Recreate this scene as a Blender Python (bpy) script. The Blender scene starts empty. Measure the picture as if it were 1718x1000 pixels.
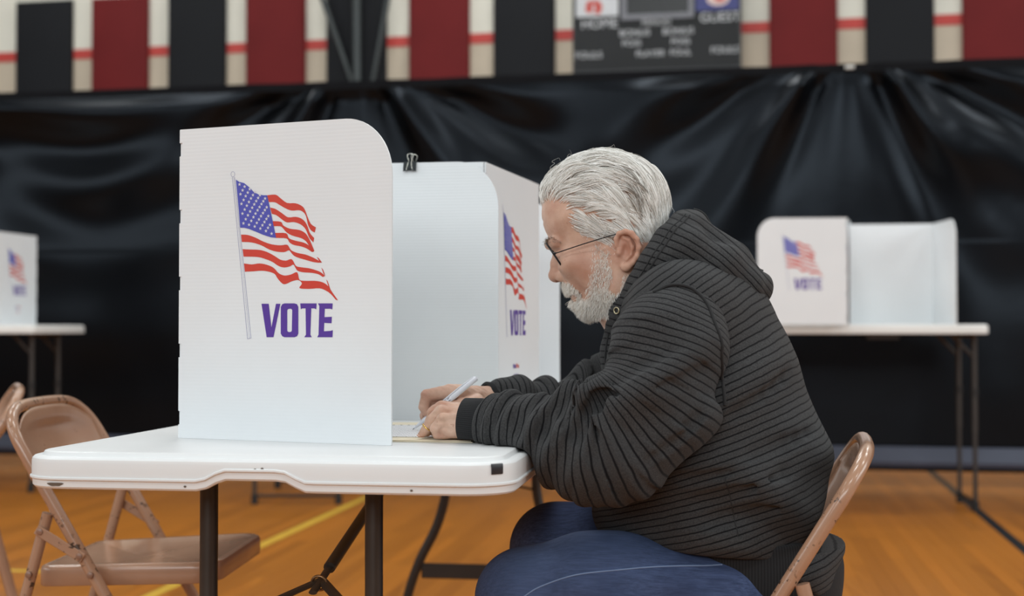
import bpy, math, random
import numpy as np
from mathutils import Vector, Matrix

random.seed(7)
rng = np.random.default_rng(11)
SC = bpy.context.scene
COL = SC.collection

# ------------------------------------------------------------------ camera, world, lamps, exposure
EYE = 0.926                      # seated eye height of the photographer
FPX = 2300.0                     # focal length in pixels of the 1718 px frame
PITCH = math.atan(53.0 / FPX)    # camera looks very slightly upwards
cam_d = bpy.data.cameras.new('camera')
cam = bpy.data.objects.new('camera', cam_d)
COL.objects.link(cam)
cam.location = (0, 0, EYE)
cam.rotation_euler = (math.pi / 2 + PITCH, 0, 0)
cam_d.sensor_fit = 'HORIZONTAL'
cam_d.sensor_width = 36.0
cam_d.lens = FPX / 1718.0 * 36.0
cam_d.dof.use_dof = True
cam_d.dof.focus_distance = 2.25
cam_d.dof.aperture_fstop = 3.2
cam_d.clip_start = 0.05
SC.camera = cam

world = bpy.data.worlds.new('gym_ambient')
SC.world = world
world.use_nodes = True
world.node_tree.nodes['Background'].inputs[0].default_value = (0.93, 0.96, 1.0, 1)
world.node_tree.nodes['Background'].inputs[1].default_value = 0.20


def area_lamp(name, loc, target, sx, sy, power, col=(1, 1, 1)):
    d = bpy.data.lights.new(name, 'AREA')
    d.shape = 'RECTANGLE'
    d.size, d.size_y = sx, sy
    d.energy = power
    d.color = col
    o = bpy.data.objects.new(name, d)
    COL.objects.link(o)
    o.location = loc
    o.rotation_euler = (Vector(target) - Vector(loc)).to_track_quat('-Z', 'Y').to_euler()
    return o


# rows of gym ceiling fixtures, and unseen broad fill lights added behind the photographer and on both sides
for ix, lx in enumerate((-5.0, 0.0, 5.0)):
    for iy, ly in enumerate((-2.5, 2.8, 6.6, 10.2)):
        area_lamp('gym_ceiling_lamp', (lx, ly, 6.8), (lx, ly, 0), 1.6, 0.9, 95, (0.98, 1.0, 0.99))
FILL_COL = (0.93, 0.985, 1.0)
area_lamp('gym_fill_light', (-2.5, -8.0, 4.6), (-0.2, 3.0, 0.8), 9.0, 3.2, 620, FILL_COL)
area_lamp('gym_fill_light', (9.5, 0.5, 4.4), (0.5, 3.2, 0.8), 9.0, 3.0, 520, FILL_COL)
area_lamp('gym_fill_light', (-9.5, 0.5, 4.4), (-0.5, 3.2, 0.8), 9.0, 3.0, 260, FILL_COL)

SC.view_settings.view_transform = 'Standard'
SC.view_settings.look = 'None'
SC.view_settings.gamma = 1.0
SC.view_settings.use_curve_mapping = False
SC.view_settings.exposure = -0.30

# ------------------------------------------------------------------ frames
CP, SP = math.cos(PITCH), math.sin(PITCH)
TA = math.radians(8.5)           # the voting table is turned a little from the camera axis
OX, OY = 0.022, 1.968            # its near right corner
CT, ST = math.cos(TA), math.sin(TA)


def ray(px, py):
    dx, dz = (px - 859.0) / FPX, (500.0 - py) / FPX
    return np.array([dx, CP - dz * SP, SP + dz * CP])


def to_t(X, Y, Z=0.0):
    """world to table frame"""
    return np.array([(X - OX) * CT - (Y - OY) * ST, (X - OX) * ST + (Y - OY) * CT, Z])


def t2w(x, y, z=0.0):
    return np.array([OX + x * CT + y * ST, OY - x * ST + y * CT, z])


def L(px, py, y):
    """point of the table frame at lateral position y that a picture point shows"""
    d = ray(px, py)
    a = (0 - OX) * ST + (0 - OY) * CT
    b = d[0] * ST + d[1] * CT
    t = (y - a) / b
    return to_t(d[0] * t, d[1] * t, EYE + d[2] * t)


def at_depth(px, py, D):
    d = ray(px, py)
    t = D / d[1]
    return np.array([d[0] * t, D, EYE + d[2] * t])


def on_floor(px, py, z=0.0):
    d = ray(px, py)
    t = (z - EYE) / d[2]
    return np.array([d[0] * t, d[1] * t, z])


# ------------------------------------------------------------------ materials
MATS = {}


def srgb(r, g, b):
    f = lambda c: (c / 255 / 12.92) if c / 255 <= 0.04045 else ((c / 255 + 0.055) / 1.055) ** 2.4
    return (f(r), f(g), f(b), 1)


class NT:
    def __init__(self, name):
        self.m = bpy.data.materials.new(name)
        self.m.use_nodes = True
        self.t = self.m.node_tree
        self.b = self.t.nodes['Principled BSDF']

    def n(self, kind, **kw):
        nd = self.t.nodes.new(kind)
        for k, v in kw.items():
            if k.startswith('i_'):
                nd.inputs[k[2:].replace('_', ' ')].default_value = v
            else:
                setattr(nd, k, v)
        return nd

    def l(self, a, b):
        self.t.links.new(a, b)

    def coords(self, scale=(1, 1, 1), out='Object', rot=(0, 0, 0)):
        tc = self.n('ShaderNodeTexCoord')
        mp = self.n('ShaderNodeMapping')
        mp.inputs['Scale'].default_value = scale
        mp.inputs['Rotation'].default_value = rot
        self.l(tc.outputs[out], mp.inputs['Vector'])
        return mp.outputs['Vector']

    def noise(self, vec, scale, detail=3.0, rough=0.55):
        nz = self.n('ShaderNodeTexNoise')
        nz.inputs['Scale'].default_value = scale
        nz.inputs['Detail'].default_value = detail
        nz.inputs['Roughness'].default_value = rough
        if vec is not None:
            self.l(vec, nz.inputs['Vector'])
        return nz

    def ramp(self, fac, stops):
        r = self.n('ShaderNodeValToRGB')
        els = r.color_ramp.elements
        while len(els) < len(stops):
            els.new(0.5)
        for e, (p, c) in zip(els, stops):
            e.position = p
            e.color = c
        self.l(fac, r.inputs['Fac'])
        return r.outputs['Color']

    def mix(self, fac, a, b):
        m = self.n('ShaderNodeMix', data_type='RGBA')
        for s, v in ((m.inputs['Factor'], fac), (m.inputs['A'], a), (m.inputs['B'], b)):
            pass
        fi, ai, bi = m.inputs[0], m.inputs[6], m.inputs[7]
        for s, v in ((fi, fac), (ai, a), (bi, b)):
            if hasattr(v, 'is_linked') or hasattr(v, 'links'):
                self.l(v, s)
            else:
                s.default_value = v
        return m.outputs[2]

    def bump(self, height, strength=0.2, dist=0.002):
        b = self.n('ShaderNodeBump')
        b.inputs['Strength'].default_value = strength
        b.inputs['Distance'].default_value = dist
        self.l(height, b.inputs['Height'])
        self.l(b.outputs['Normal'], self.b.inputs['Normal'])
        return b

    def base(self, c):
        if hasattr(c, 'links'):
            self.l(c, self.b.inputs['Base Color'])
        else:
            self.b.inputs['Base Color'].default_value = c

    def set(self, rough=0.5, metal=0.0, spec=0.5, **kw):
        self.b.inputs['Roughness'].default_value = rough
        self.b.inputs['Metallic'].default_value = metal
        self.b.inputs['Specular IOR Level'].default_value = spec
        for k, v in kw.items():
            self.b.inputs[k.replace('_', ' ')].default_value = v
        return self.m


def mat(name, col, rough=0.5, metal=0.0, spec=0.5, var=0.06, nscale=12.0, bump=0.0, bscale=60.0):
    """plain paint, plastic or metal with a little procedural variation"""
    if name in MATS:
        return MATS[name]
    k = NT(name)
    v = k.coords()
    nz = k.noise(v, nscale)
    lo = tuple(c * (1 - var) for c in col[:3]) + (1,)
    hi = tuple(min(1, c * (1 + var)) for c in col[:3]) + (1,)
    k.base(k.ramp(nz.outputs['Fac'], [(0.3, lo), (0.7, hi)]))
    if bump > 0:
        b2 = k.noise(v, bscale)
        k.bump(b2.outputs['Fac'], bump, 0.002)
    MATS[name] = k.set(rough, metal, spec)
    return MATS[name]


# ------------------------------------------------------------------ mesh builders
class G:
    """collects simple solids into one mesh"""

    def __init__(self):
        self.v, self.f = [], []

    def add(self, vs, fs):
        o = len(self.v)
        self.v += [tuple(float(c) for c in p) for p in vs]
        self.f += [tuple(i + o for i in f) for f in fs]
        return self

    def box(self, c, s, ch=0.0, M=None):
        """box with chamfered vertical and horizontal edges"""
        hx, hy, hz = s[0] / 2, s[1] / 2, s[2] / 2
        if ch <= 0:
            vs = [(x, y, z) for x in (-hx, hx) for y in (-hy, hy) for z in (-hz, hz)]
            fs = [(0, 1, 3, 2), (4, 6, 7, 5), (0, 4, 5, 1), (2, 3, 7, 6), (0, 2, 6, 4), (1, 5, 7, 3)]
        else:
            def ring(x, y, z, c):
                return [(x - c, -y, z), (x, -y + c, z), (x, y - c, z), (x - c, y, z),
                        (-x + c, y, z), (-x, y - c, z), (-x, -y + c, z), (-x + c, -y, z)]
            vs = ring(hx - ch, hy - ch, -hz, ch * .4) + ring(hx, hy, -hz + ch, ch) + ring(hx, hy, hz - ch, ch) + ring(hx - ch, hy - ch, hz, ch * .4)
            fs = [tuple(range(7, -1, -1)), tuple(range(24, 32))]
            for r in range(3):
                for i in range(8):
                    j = (i + 1) % 8
                    fs.append((r * 8 + i, r * 8 + j, r * 8 + 8 + j, r * 8 + 8 + i))
        if M is not None:
            vs = [tuple(M @ Vector(p)) for p in vs]
        vs = [(p[0] + c[0], p[1] + c[1], p[2] + c[2]) for p in vs]
        return self.add(vs, fs)

    def tube(self, pts, r, n=10, closed=False, flat=None, caps=True):
        """round (or flattened: flat=(sx,sy)) tube along a path; r number or list"""
        P = np.array(pts, float)
        m = len(P)
        R = np.full(m, r, float) if np.isscalar(r) else np.array(r, float)
        if closed:
            T = np.roll(P, -1, 0) - np.roll(P, 1, 0)
        else:
            T = np.gradient(P, axis=0)
        T /= np.linalg.norm(T, axis=1)[:, None] + 1e-12
        a = np.array([0, 0, 1.0]) if abs(T[0][2]) < 0.9 else np.array([1.0, 0, 0])
        N = np.cross(T[0], a)
        N /= np.linalg.norm(N)
        vs = []
        for i in range(m):
            N = N - T[i] * np.dot(N, T[i])
            N /= np.linalg.norm(N) + 1e-12
            B = np.cross(T[i], N)
            fx, fy = flat if flat else (1, 1)
            for k in range(n):
                w = 2 * math.pi * k / n
                vs.append(P[i] + R[i] * (math.cos(w) * N * fx + math.sin(w) * B * fy))
        fs = []
        for i in range(m if closed else m - 1):
            i2 = (i + 1) % m
            for k in range(n):
                k2 = (k + 1) % n
                fs.append((i * n + k, i * n + k2, i2 * n + k2, i2 * n + k))
        if caps and not closed:
            fs.append(tuple(range(n - 1, -1, -1)))
            fs.append(tuple((m - 1) * n + k for k in range(n)))
        return self.add(vs, fs)

    def cyl(self, a, b, r, n=16, r2=None):
        return self.tube([a, b], [r, r if r2 is None else r2], n)

    def prism(self, poly, M, t):
        """polygon (u,v) placed by function M(u,v,w), thickness w from 0 to t"""
        n = len(poly)
        vs = [M(u, v, 0.0) for u, v in poly] + [M(u, v, t) for u, v in poly]
        fs = [tuple(range(n - 1, -1, -1)), tuple(range(n, 2 * n))]
        for i in range(n):
            j = (i + 1) % n
            fs.append((i, j, n + j, n + i))
        return self.add(vs, fs)

    def loft(self, rings, cap0=True, cap1=True):
        n = len(rings[0])
        vs = [p for r in rings for p in r]
        fs = []
        for r in range(len(rings) - 1):
            for i in range(n):
                j = (i + 1) % n
                fs.append((r * n + i, r * n + j, (r + 1) * n + j, (r + 1) * n + i))
        if cap0:
            fs.append(tuple(range(n - 1, -1, -1)))
        if cap1:
            fs.append(tuple((len(rings) - 1) * n + i for i in range(n)))
        return self.add(vs, fs)

    def ball(self, c, r, n=12, m=8, s=(1, 1, 1)):
        rings = []
        for i in range(1, m):
            a = math.pi * i / m
            rings.append([(c[0] + r * s[0] * math.sin(a) * math.cos(2 * math.pi * k / n),
                           c[1] + r * s[1] * math.sin(a) * math.sin(2 * math.pi * k / n),
                           c[2] - r * s[2] * math.cos(a)) for k in range(n)])
        return self.loft(rings)


def mesh_obj(name, g, material, parent=None, smooth=None, base=None, attrs=None):
    me = bpy.data.meshes.new(name)
    v = np.array(g.v, float) if isinstance(g, G) else np.array(g[0], float)
    f = g.f if isinstance(g, G) else g[1]
    if base is not None:
        v = v - np.array(base)
    me.from_pydata(v.tolist(), [], f if isinstance(f, list) else f.tolist())
    me.validate()
    if smooth is not None:
        me.polygons.foreach_set('use_smooth', [True] * len(me.polygons))
        if smooth > 0:
            me.set_sharp_from_angle(angle=math.radians(smooth))
    if attrs:
        for k, a in attrs.items():
            at = me.attributes.new(k, 'FLOAT', 'POINT')
            at.data.foreach_set('value', np.asarray(a, np.float32))
    me.materials.append(material)
    me.update()
    o = bpy.data.objects.new(name, me)
    COL.objects.link(o)
    if parent is not None:
        o.parent = parent
    return o


def recalc(o):
    import bmesh
    bm = bmesh.new()
    bm.from_mesh(o.data)
    bmesh.ops.recalc_face_normals(bm, faces=bm.faces)
    bm.to_mesh(o.data)
    bm.free()
    return o


def tag(o, label=None, cat=None, group=None, kind=None):
    if label: o['label'] = label
    if cat: o['category'] = cat
    if group: o['group'] = group
    if kind: o['kind'] = kind
    return o


def thing(name, label, cat, loc=(0, 0, 0), rz=0.0, group=None):
    o = bpy.data.objects.new(name, None)
    o.empty_display_size = 0.05
    COL.objects.link(o)
    o.location = loc
    o.rotation_euler = (0, 0, rz)
    return tag(o, label, cat, group)


def copy_tree(o, parent=None):
    c = o.copy()
    COL.objects.link(c)
    c.parent = parent
    for ch in list(o.children):
        copy_tree(ch, c)
    return c


def text_mesh(s, size, M, spacing=1.0, bold=0.0):
    """flat lettering from the built-in font as triangles placed by M(u,v,w)"""
    cu = bpy.data.curves.new('lettering', 'FONT')
    cu.body = s
    cu.size = size
    cu.align_x = 'CENTER'
    cu.align_y = 'CENTER'
    cu.space_character = spacing
    cu.offset = bold
    ob = bpy.data.objects.new('lettering', cu)
    COL.objects.link(ob)
    dg = bpy.context.evaluated_depsgraph_get()
    me = bpy.data.meshes.new_from_object(ob.evaluated_get(dg))
    g = G()
    g.add([M(v.co.x, v.co.y, 0.0) for v in me.vertices], [tuple(p.vertices) for p in me.polygons])
    bpy.data.objects.remove(ob)
    bpy.data.curves.remove(cu)
    bpy.data.meshes.remove(me)
    return g


def smooth_path(pts, n=40):
    """Catmull-Rom through the points"""
    P = np.array(pts, float)
    Q = np.vstack([2 * P[0] - P[1], P, 2 * P[-1] - P[-2]])
    out = []
    segs = len(P) - 1
    for i in range(n + 1):
        u = i / n * segs
        k = min(int(u), segs - 1)
        t = u - k
        a, b, c, d = Q[k], Q[k + 1], Q[k + 2], Q[k + 3]
        out.append(0.5 * ((2 * b) + (c - a) * t + (2 * a - 5 * b + 4 * c - d) * t * t + (3 * b - a - 3 * c + d) * t ** 3))
    return np.array(out)


# ------------------------------------------------------------------ signed distance modelling
class SDF:
    def __init__(self):
        self.it = []

    def cap(self, a, b, r1, r2=None, k=0.01, op=1):
        self.it.append(('c', np.array(a, np.float32), np.array(b, np.float32), r1, r1 if r2 is None else r2, k, op))
        return self

    def chain(self, pts, k=0.01, op=1):
        """pts: list of (point, radius)"""
        for (a, ra), (b, rb) in zip(pts[:-1], pts[1:]):
            self.cap(a, b, ra, rb, k, op)
        return self

    def ell(self, c, r, k=0.01, op=1, rot=None):
        """ellipsoid; rot: 3x3, columns are the axes"""
        self.it.append(('e', np.array(c, np.float32), np.array(r, np.float32), None if rot is None else np.array(rot, np.float32), None, k, op))
        return self

    def fn(self, f, k=0.01, op=1):
        self.it.append(('f', f, None, None, None, k, op))
        return self

    def add_disp(self, f):
        self.it.append(('d', f, None, None, None, 0, 0))
        return self

    def __call__(self, P):
        P = P.astype(np.float32)
        d = None
        for ty, a, b, r1, r2, k, op in self.it:
            if ty == 'd':
                d = d + a(P)
                continue
            if ty == 'c':
                ba = b - a
                pa = P - a
                h = np.clip(pa @ ba / max(float(ba @ ba), 1e-12), 0, 1)
                e = np.linalg.norm(pa - h[:, None] * ba, axis=1) - (r1 + (r2 - r1) * h)
            elif ty == 'e':
                q = P - a
                if r1 is not None:
                    q = q @ r1
                k0 = np.linalg.norm(q / b, axis=1)
                k1 = np.linalg.norm(q / (b * b), axis=1)
                e = k0 * (k0 - 1.0) / np.maximum(k1, 1e-6)
            else:
                e = a(P)
            if d is None:
                d = e
            elif op == 1:
                h = np.clip(0.5 + 0.5 * (d - e) / k, 0, 1)
                d = d + (e - d) * h - k * h * (1 - h)
            elif op == -1:      # carve
                h = np.clip(0.5 - 0.5 * (d + e) / k, 0, 1)
                d = d + (-e - d) * h + k * h * (1 - h)
            else:               # intersect
                h = np.clip(0.5 - 0.5 * (d - e) / k, 0, 1)
                d = d + (e - d) * h + k * h * (1 - h)
        return d


def grad(f, P, e=0.001):
    g = np.stack([f(P + np.array(v, np.float32) * e) - f(P - np.array(v, np.float32) * e) for v in ((1, 0, 0), (0, 1, 0), (0, 0, 1))], 1)
    return g / (np.linalg.norm(g, axis=1)[:, None] + 1e-9)


def polygonize(f, lo, hi, h, slack=1.6):
    """surface nets on a sparse grid"""
    lo = np.array(lo, float)
    hi = np.array(hi, float)
    B = 8
    nb = np.ceil((hi - lo) / (h * B)).astype(int)
    n = nb * B
    ci = np.stack(np.meshgrid(*[np.arange(k) for k in nb], indexing='ij'), -1).reshape(-1, 3)
    cen = lo + (ci + 0.5) * B * h - 0.5 * h
    dc = f(cen)
    F = np.repeat(np.repeat(np.repeat(dc.reshape(nb), B, 0), B, 1), B, 2).astype(np.float32)
    act = ci[np.abs(dc) < B * h * 0.87 * slack]
    loc = np.stack(np.meshgrid(*[np.arange(B)] * 3, indexing='ij'), -1).reshape(-1, 3)
    step = 600
    for s in range(0, len(act), step):
        a = act[s:s + step]
        idx = (a[:, None, :] * B + loc[None]).reshape(-1, 3)
        F[idx[:, 0], idx[:, 1], idx[:, 2]] = f(lo + idx * h)
    S = F < 0
    cnt = np.zeros(tuple(n - 1), np.int8)
    for dx in (0, 1):
        for dy in (0, 1):
            for dz in (0, 1):
                cnt += S[dx:n[0] - 1 + dx, dy:n[1] - 1 + dy, dz:n[2] - 1 + dz]
    c = np.argwhere((cnt > 0) & (cnt < 8))
    acc = np.zeros((len(c), 3))
    wsum = np.zeros(len(c))
    corners = [(i, j, k) for i in (0, 1) for j in (0, 1) for k in (0, 1)]
    for A in corners:
        for ax in range(3):
            if A[ax] == 0:
                Bc = list(A)
                Bc[ax] = 1
                fa = F[c[:, 0] + A[0], c[:, 1] + A[1], c[:, 2] + A[2]]
                fb = F[c[:, 0] + Bc[0], c[:, 1] + Bc[1], c[:, 2] + Bc[2]]
                m = (fa < 0) != (fb < 0)
                t = np.where(m, fa / np.where(m, fa - fb, 1), 0)
                p = np.array(A, float)[None] + np.zeros((len(c), 3))
                p[:, ax] += t
                acc += p * m[:, None]
                wsum += m
    V = lo + (c + acc / wsum[:, None]) * h
    idm = np.full(tuple(n - 1), -1, np.int32)
    idm[c[:, 0], c[:, 1], c[:, 2]] = np.arange(len(c))
    quads = []
    for ax in range(3):
        u, v = (ax + 1) % 3, (ax + 2) % 3
        sl0 = [slice(None)] * 3
        sl1 = [slice(None)] * 3
        sl0[ax] = slice(0, n[ax] - 1)
        sl1[ax] = slice(1, n[ax])
        E = S[tuple(sl0)] != S[tuple(sl1)]
        e = np.argwhere(E)
        e = e[(e[:, u] > 0) & (e[:, v] > 0) & (e[:, u] < n[u] - 1) & (e[:, v] < n[v] - 1)]
        ins = S[e[:, 0], e[:, 1], e[:, 2]]
        q = []
        for du, dv in ((1, 1), (0, 1), (0, 0), (1, 0)):
            k = e.copy()
            k[:, u] -= du
            k[:, v] -= dv
            q.append(idm[k[:, 0], k[:, 1], k[:, 2]])
        q = np.stack(q, 1)
        q[~ins] = q[~ins][:, ::-1]
        quads.append(q)
    Q = np.vstack(quads)
    Q = Q[(Q >= 0).all(1)]
    return V, Q


def clean(V, Q, it=1, lam=0.5):
    """light Laplacian smoothing"""
    n = len(V)
    for _ in range(it):
        acc = np.zeros_like(V)
        w = np.zeros(n)
        for a, b in ((0, 1), (1, 2), (2, 3), (3, 0)):
            np.add.at(acc, Q[:, a], V[Q[:, b]])
            np.add.at(acc, Q[:, b], V[Q[:, a]])
            np.add.at(w, Q[:, a], 1)
            np.add.at(w, Q[:, b], 1)
        V = V + lam * (acc / np.maximum(w, 1)[:, None] - V)
    return V


def join_vq(parts):
    vs, qs, o = [], [], 0
    for V, Q in parts:
        vs.append(V)
        qs.append(Q + o)
        o += len(V)
    return np.vstack(vs), np.vstack(qs)


def wob(P, fr, seed):
    """cheap smooth pseudo-noise in [-1,1]"""
    r = np.random.default_rng(seed)
    out = 0
    for _ in range(4):
        d = r.normal(size=3)
        d /= np.linalg.norm(d)
        out = out + np.sin(P @ d * fr * r.uniform(.6, 1.5) + r.uniform(0, 6.28))
    return out / 4
# ------------------------------------------------------------------ the hall: floor boards, painted lines
def wood_material():
    k = NT('gym_floor_wood')
    oi = k.n('ShaderNodeObjectInfo')
    tc = k.n('ShaderNodeTexCoord')
    mp = k.n('ShaderNodeMapping')
    k.l(tc.outputs['Object'], mp.inputs['Vector'])
    mp.inputs['Scale'].default_value = (30, 1.2, 30)
    geo = k.n('ShaderNodeNewGeometry')
    add = k.n('ShaderNodeVectorMath', operation='ADD')
    k.l(mp.outputs['Vector'], add.inputs[0])
    comb = k.n('ShaderNodeCombineXYZ')
    mul = k.n('ShaderNodeMath', operation='MULTIPLY')
    k.l(geo.outputs['Random Per Island'], mul.inputs[0])
    mul.inputs[1].default_value = 40.0
    k.l(mul.outputs[0], comb.inputs[1])
    mul2 = k.n('ShaderNodeMath', operation='MULTIPLY')
    k.l(oi.outputs['Random'], mul2.inputs[0])
    mul2.inputs[1].default_value = 60.0
    k.l(mul2.outputs[0], comb.inputs[0])
    k.l(comb.outputs[0], add.inputs[1])
    nz = k.noise(add.outputs[0], 1.6, 4.0)
    grain = k.ramp(nz.outputs['Fac'], [(0.25, srgb(164, 97, 29)), (0.55, srgb(182, 112, 36)), (0.8, srgb(196, 127, 47))])
    sm = k.n('ShaderNodeMath', operation='ADD')
    k.l(geo.outputs['Random Per Island'], sm.inputs[0])
    k.l(oi.outputs['Random'], sm.inputs[1])
    fr = k.n('ShaderNodeMath', operation='FRACT')
    k.l(sm.outputs[0], fr.inputs[0])
    tone = k.ramp(fr.outputs[0], [(0.0, (0.80, 0.78, 0.74, 1)), (0.5, (0.95, 0.95, 0.95, 1)), (1.0, (1.08, 1.06, 1.0, 1))])
    m = k.n('ShaderNodeMix', data_type='RGBA', blend_type='MULTIPLY')
    m.inputs[0].default_value = 1.0
    k.l(grain, m.inputs[6])
    k.l(tone, m.inputs[7])
    k.base(m.outputs[2])
    return k.set(0.30, 0, 0.5)


WOOD = wood_material()
FA = math.radians(8.85)                     # direction of the boards and court lines
floor = mesh_obj('floor', G().box((0, 4, -0.03), (26, 40, 0.03)), mat('subfloor', srgb(70, 45, 22), 0.8))
tag(floor, 'varnished wooden gymnasium floor', None, None, 'structure')
BW = 0.0572
unit = G().box((0, 0, 0), (1, 1, 1))
unit_me = mesh_obj('board', unit, WOOD, floor)
board_mesh = unit_me.data
bpy.data.objects.remove(unit_me)
cand, rest = [], G()
for i in range(-170, 171):
    y = -3.0 + random.uniform(0, 1.2)
    while y < 15.5:
        ln = random.uniform(0.7, 1.9)
        xc, yc = i * BW, y + ln / 2
        X, Y = xc * math.cos(FA) + yc * math.sin(FA), -xc * math.sin(FA) + yc * math.cos(FA)
        cand.append((X, Y, ln, xc, yc))
        y += ln


def board_rank(b):
    X, Y = b[0], b[1]
    if Y < 4.0:
        return 1e9
    px = 859 + FPX * X / Y
    py = 553 + FPX * EYE / Y
    if not (-20 < px < 1740) or py > 1010 or py < 800:
        return 1e8
    if px < 40 or (900 < px < 1400):
        return 1e7 + Y
    return Y


cand.sort(key=board_rank)
for b in cand[:300]:
    o = bpy.data.objects.new('board', board_mesh)
    COL.objects.link(o)
    o.parent = floor
    o.location = (b[0], b[1], -0.0075)
    o.rotation_euler = (0, 0, -FA)
    o.scale = (BW - 0.0008, b[2] - 0.0008, 0.015)
for b in cand[300:]:
    M = Matrix.Rotation(-FA, 3, 'Z')
    rest.box((b[0], b[1], -0.0075), (BW - 0.0008, b[2] - 0.0008, 0.015), 0, M)
tag(mesh_obj('boards', rest, WOOD, floor), kind='stuff')


def floor_line(name, a, b, w, material, z=0.0012):
    a, b = np.array(a[:2]), np.array(b[:2])
    d = (b - a) / np.linalg.norm(b - a)
    n = np.array([-d[1], d[0]]) * w / 2
    g = G()
    P = [a + n, b + n, b - n, a - n]
    g.add([(p[0], p[1], 0.0002) for p in P] + [(p[0], p[1], z) for p in P],
          [(3, 2, 1, 0), (4, 5, 6, 7), (0, 1, 5, 4), (1, 2, 6, 5), (2, 3, 7, 6), (3, 0, 4, 7)])
    o = recalc(mesh_obj(name, g, material, floor))
    return o


YEL = mat('yellow_court_paint', srgb(214, 172, 62), 0.35)
BLK = mat('black_court_paint', srgb(28, 29, 30), 0.35)
RED = mat('red_court_paint', srgb(196, 84, 48), 0.35)
BLU = mat('blue_tape', srgb(70, 100, 150), 0.5)
p0, p1 = on_floor(616, 834), on_floor(252, 1000)
dl = (p1 - p0) / np.linalg.norm(p1 - p0)
floor_line('court_line', p0 - dl * 1.2, p1 + dl * 2, 0.05, YEL)
q = on_floor(318, 966)
floor_line('court_line', q, on_floor(-60, 955), 0.045, YEL, 0.0010)
floor_line('court_line', on_floor(1560, 790), on_floor(1718, 922) + (on_floor(1718, 922) - on_floor(1560, 790)) * .8, 0.05, BLK)
floor_line('court_line', on_floor(850, 801), on_floor(1060, 801), 0.26, RED)
floor_line('tape_mark', on_floor(232, 962), on_floor(250, 968), 0.03, BLU, 0.0016)

# ------------------------------------------------------------------ back wall with bands of paint
WT = 0.187
WAL = math.atan(WT)
WC, WS = math.cos(WAL), math.sin(WAL)


class Plane:
    """vertical plane Y = d - WT*X; s runs along it to the right, w out towards the room"""

    def __init__(self, d):
        self.d = d

    def hit(self, px, py):
        r = ray(px, py)
        t = self.d / (r[1] + WT * r[0])
        X, Y, Z = r[0] * t, r[1] * t, EYE + r[2] * t
        return X / WC, Z          # s, z

    def P(self, s, z, w=0.0):
        return (s * WC - w * WS, self.d - s * WS - w * WC, z)

    def slab(self, s0, s1, z0, z1, w0, w1, ch=0.0):
        g = G()
        vs = [self.P(s, z, w) for s in (s0, s1) for z in (z0, z1) for w in (w0, w1)]
        g.add(vs, [(0, 1, 3, 2), (4, 6, 7, 5), (0, 4, 5, 1), (2, 3, 7, 6), (0, 2, 6, 4), (1, 5, 7, 3)])
        return g


WALL = Plane(11.50)
TAN = mat('tan_wall_paint', srgb(196, 181, 160), 0.6, var=0.05, nscale=3)
CREAM = mat('cream_wall_paint', srgb(222, 218, 204), 0.6, var=0.04, nscale=3)
REDB = mat('red_wall_paint', srgb(190, 62, 54), 0.55)
zb = WALL.hit(530, 84)[1]
zt = WALL.hit(530, 67)[1]
wall = recalc(mesh_obj('wall_back', WALL.slab(-11, 11, 0, 6.5, -0.2, 0), TAN))
tag(wall, 'painted gymnasium wall in cream and tan with a red band', None, None, 'structure')
recalc(mesh_obj('upper_paint', WALL.slab(-11, 11, zt, 6.5, 0, 0.003), CREAM, wall))
recalc(mesh_obj('red_band', WALL.slab(-11, 11, zb, zt, 0, 0.006), REDB, wall))

# padded panels hung on the wall, black and red in turn
VBLACK = mat('black_vinyl', srgb(27, 28, 31), 0.6, spec=0.15, var=0.08, nscale=2)
VRED = mat('red_vinyl', srgb(106, 30, 31), 0.6, spec=0.15, var=0.10, nscale=2)
spans = [(30, 124, 'b'), (157, 251, 'r'), (285, 381, 'b'), (415, 514, 'r'), (550, 650, 'b'), (688, 789, 'r'), (829, 932, 'b'),
         (1291, 1405, 'r'), (1452, 1567, 'b'), (1614, 1735, 'r')]
zpad = WALL.hit(77, 3)[1]
padlab = {0: 'black vinyl wall panel at the far left above the curtain', 1: 'red vinyl wall panel second from the left above the curtain',
          2: 'black vinyl wall panel third from the left, above the white booth edge', 3: 'red vinyl wall panel left of the metal support frame',
          4: 'black vinyl wall panel behind the metal support frame', 5: 'red vinyl wall panel right of the metal support frame',
          6: 'black vinyl wall panel left of the scoreboard', 7: 'red vinyl wall panel right of the scoreboard',
          8: 'black vinyl wall panel second right of the scoreboard', 9: 'red vinyl wall panel in the top right corner'}
for i, (a, b, c) in enumerate(spans):
    s0, s1 = WALL.hit(a, 90)[0], WALL.hit(b, 90)[0]
    sm, zm = (s0 + s1) / 2, (1.35 + zpad) / 2
    g = G()
    rings = []
    for ins, w in ((0.0, 0.008), (0.0, 0.035), (0.012, 0.05), (0.05, 0.056)):
        rings.append([WALL.P(s0 + ins, 1.35 + ins, w), WALL.P(s1 - ins, 1.35 + ins, w), WALL.P(s1 - ins, zpad - ins, w), WALL.P(s0 + ins, zpad - ins, w)])
    g.loft(rings)
    base = np.array(WALL.P(sm, 1.35, 0))
    t = thing('wall_panel', padlab[i], 'wall panel', base, 0, 'padded wall panels above the curtain')
    recalc(mesh_obj('pad', g, VBLACK if c == 'b' else VRED, t, 30, base))
    nl = G()
    for ss in (s0 + .07, s1 - .07):
        nl.box(WALL.P(ss, 1.345, 0.03), (0.05, 0.012, 0.03), 0.002, Matrix.Rotation(-WAL, 3, 'Z'))
    mesh_obj('mounting_clip', nl, mat('dull_steel', srgb(120, 120, 120), 0.4, 0.8), t, None, base)

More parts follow.
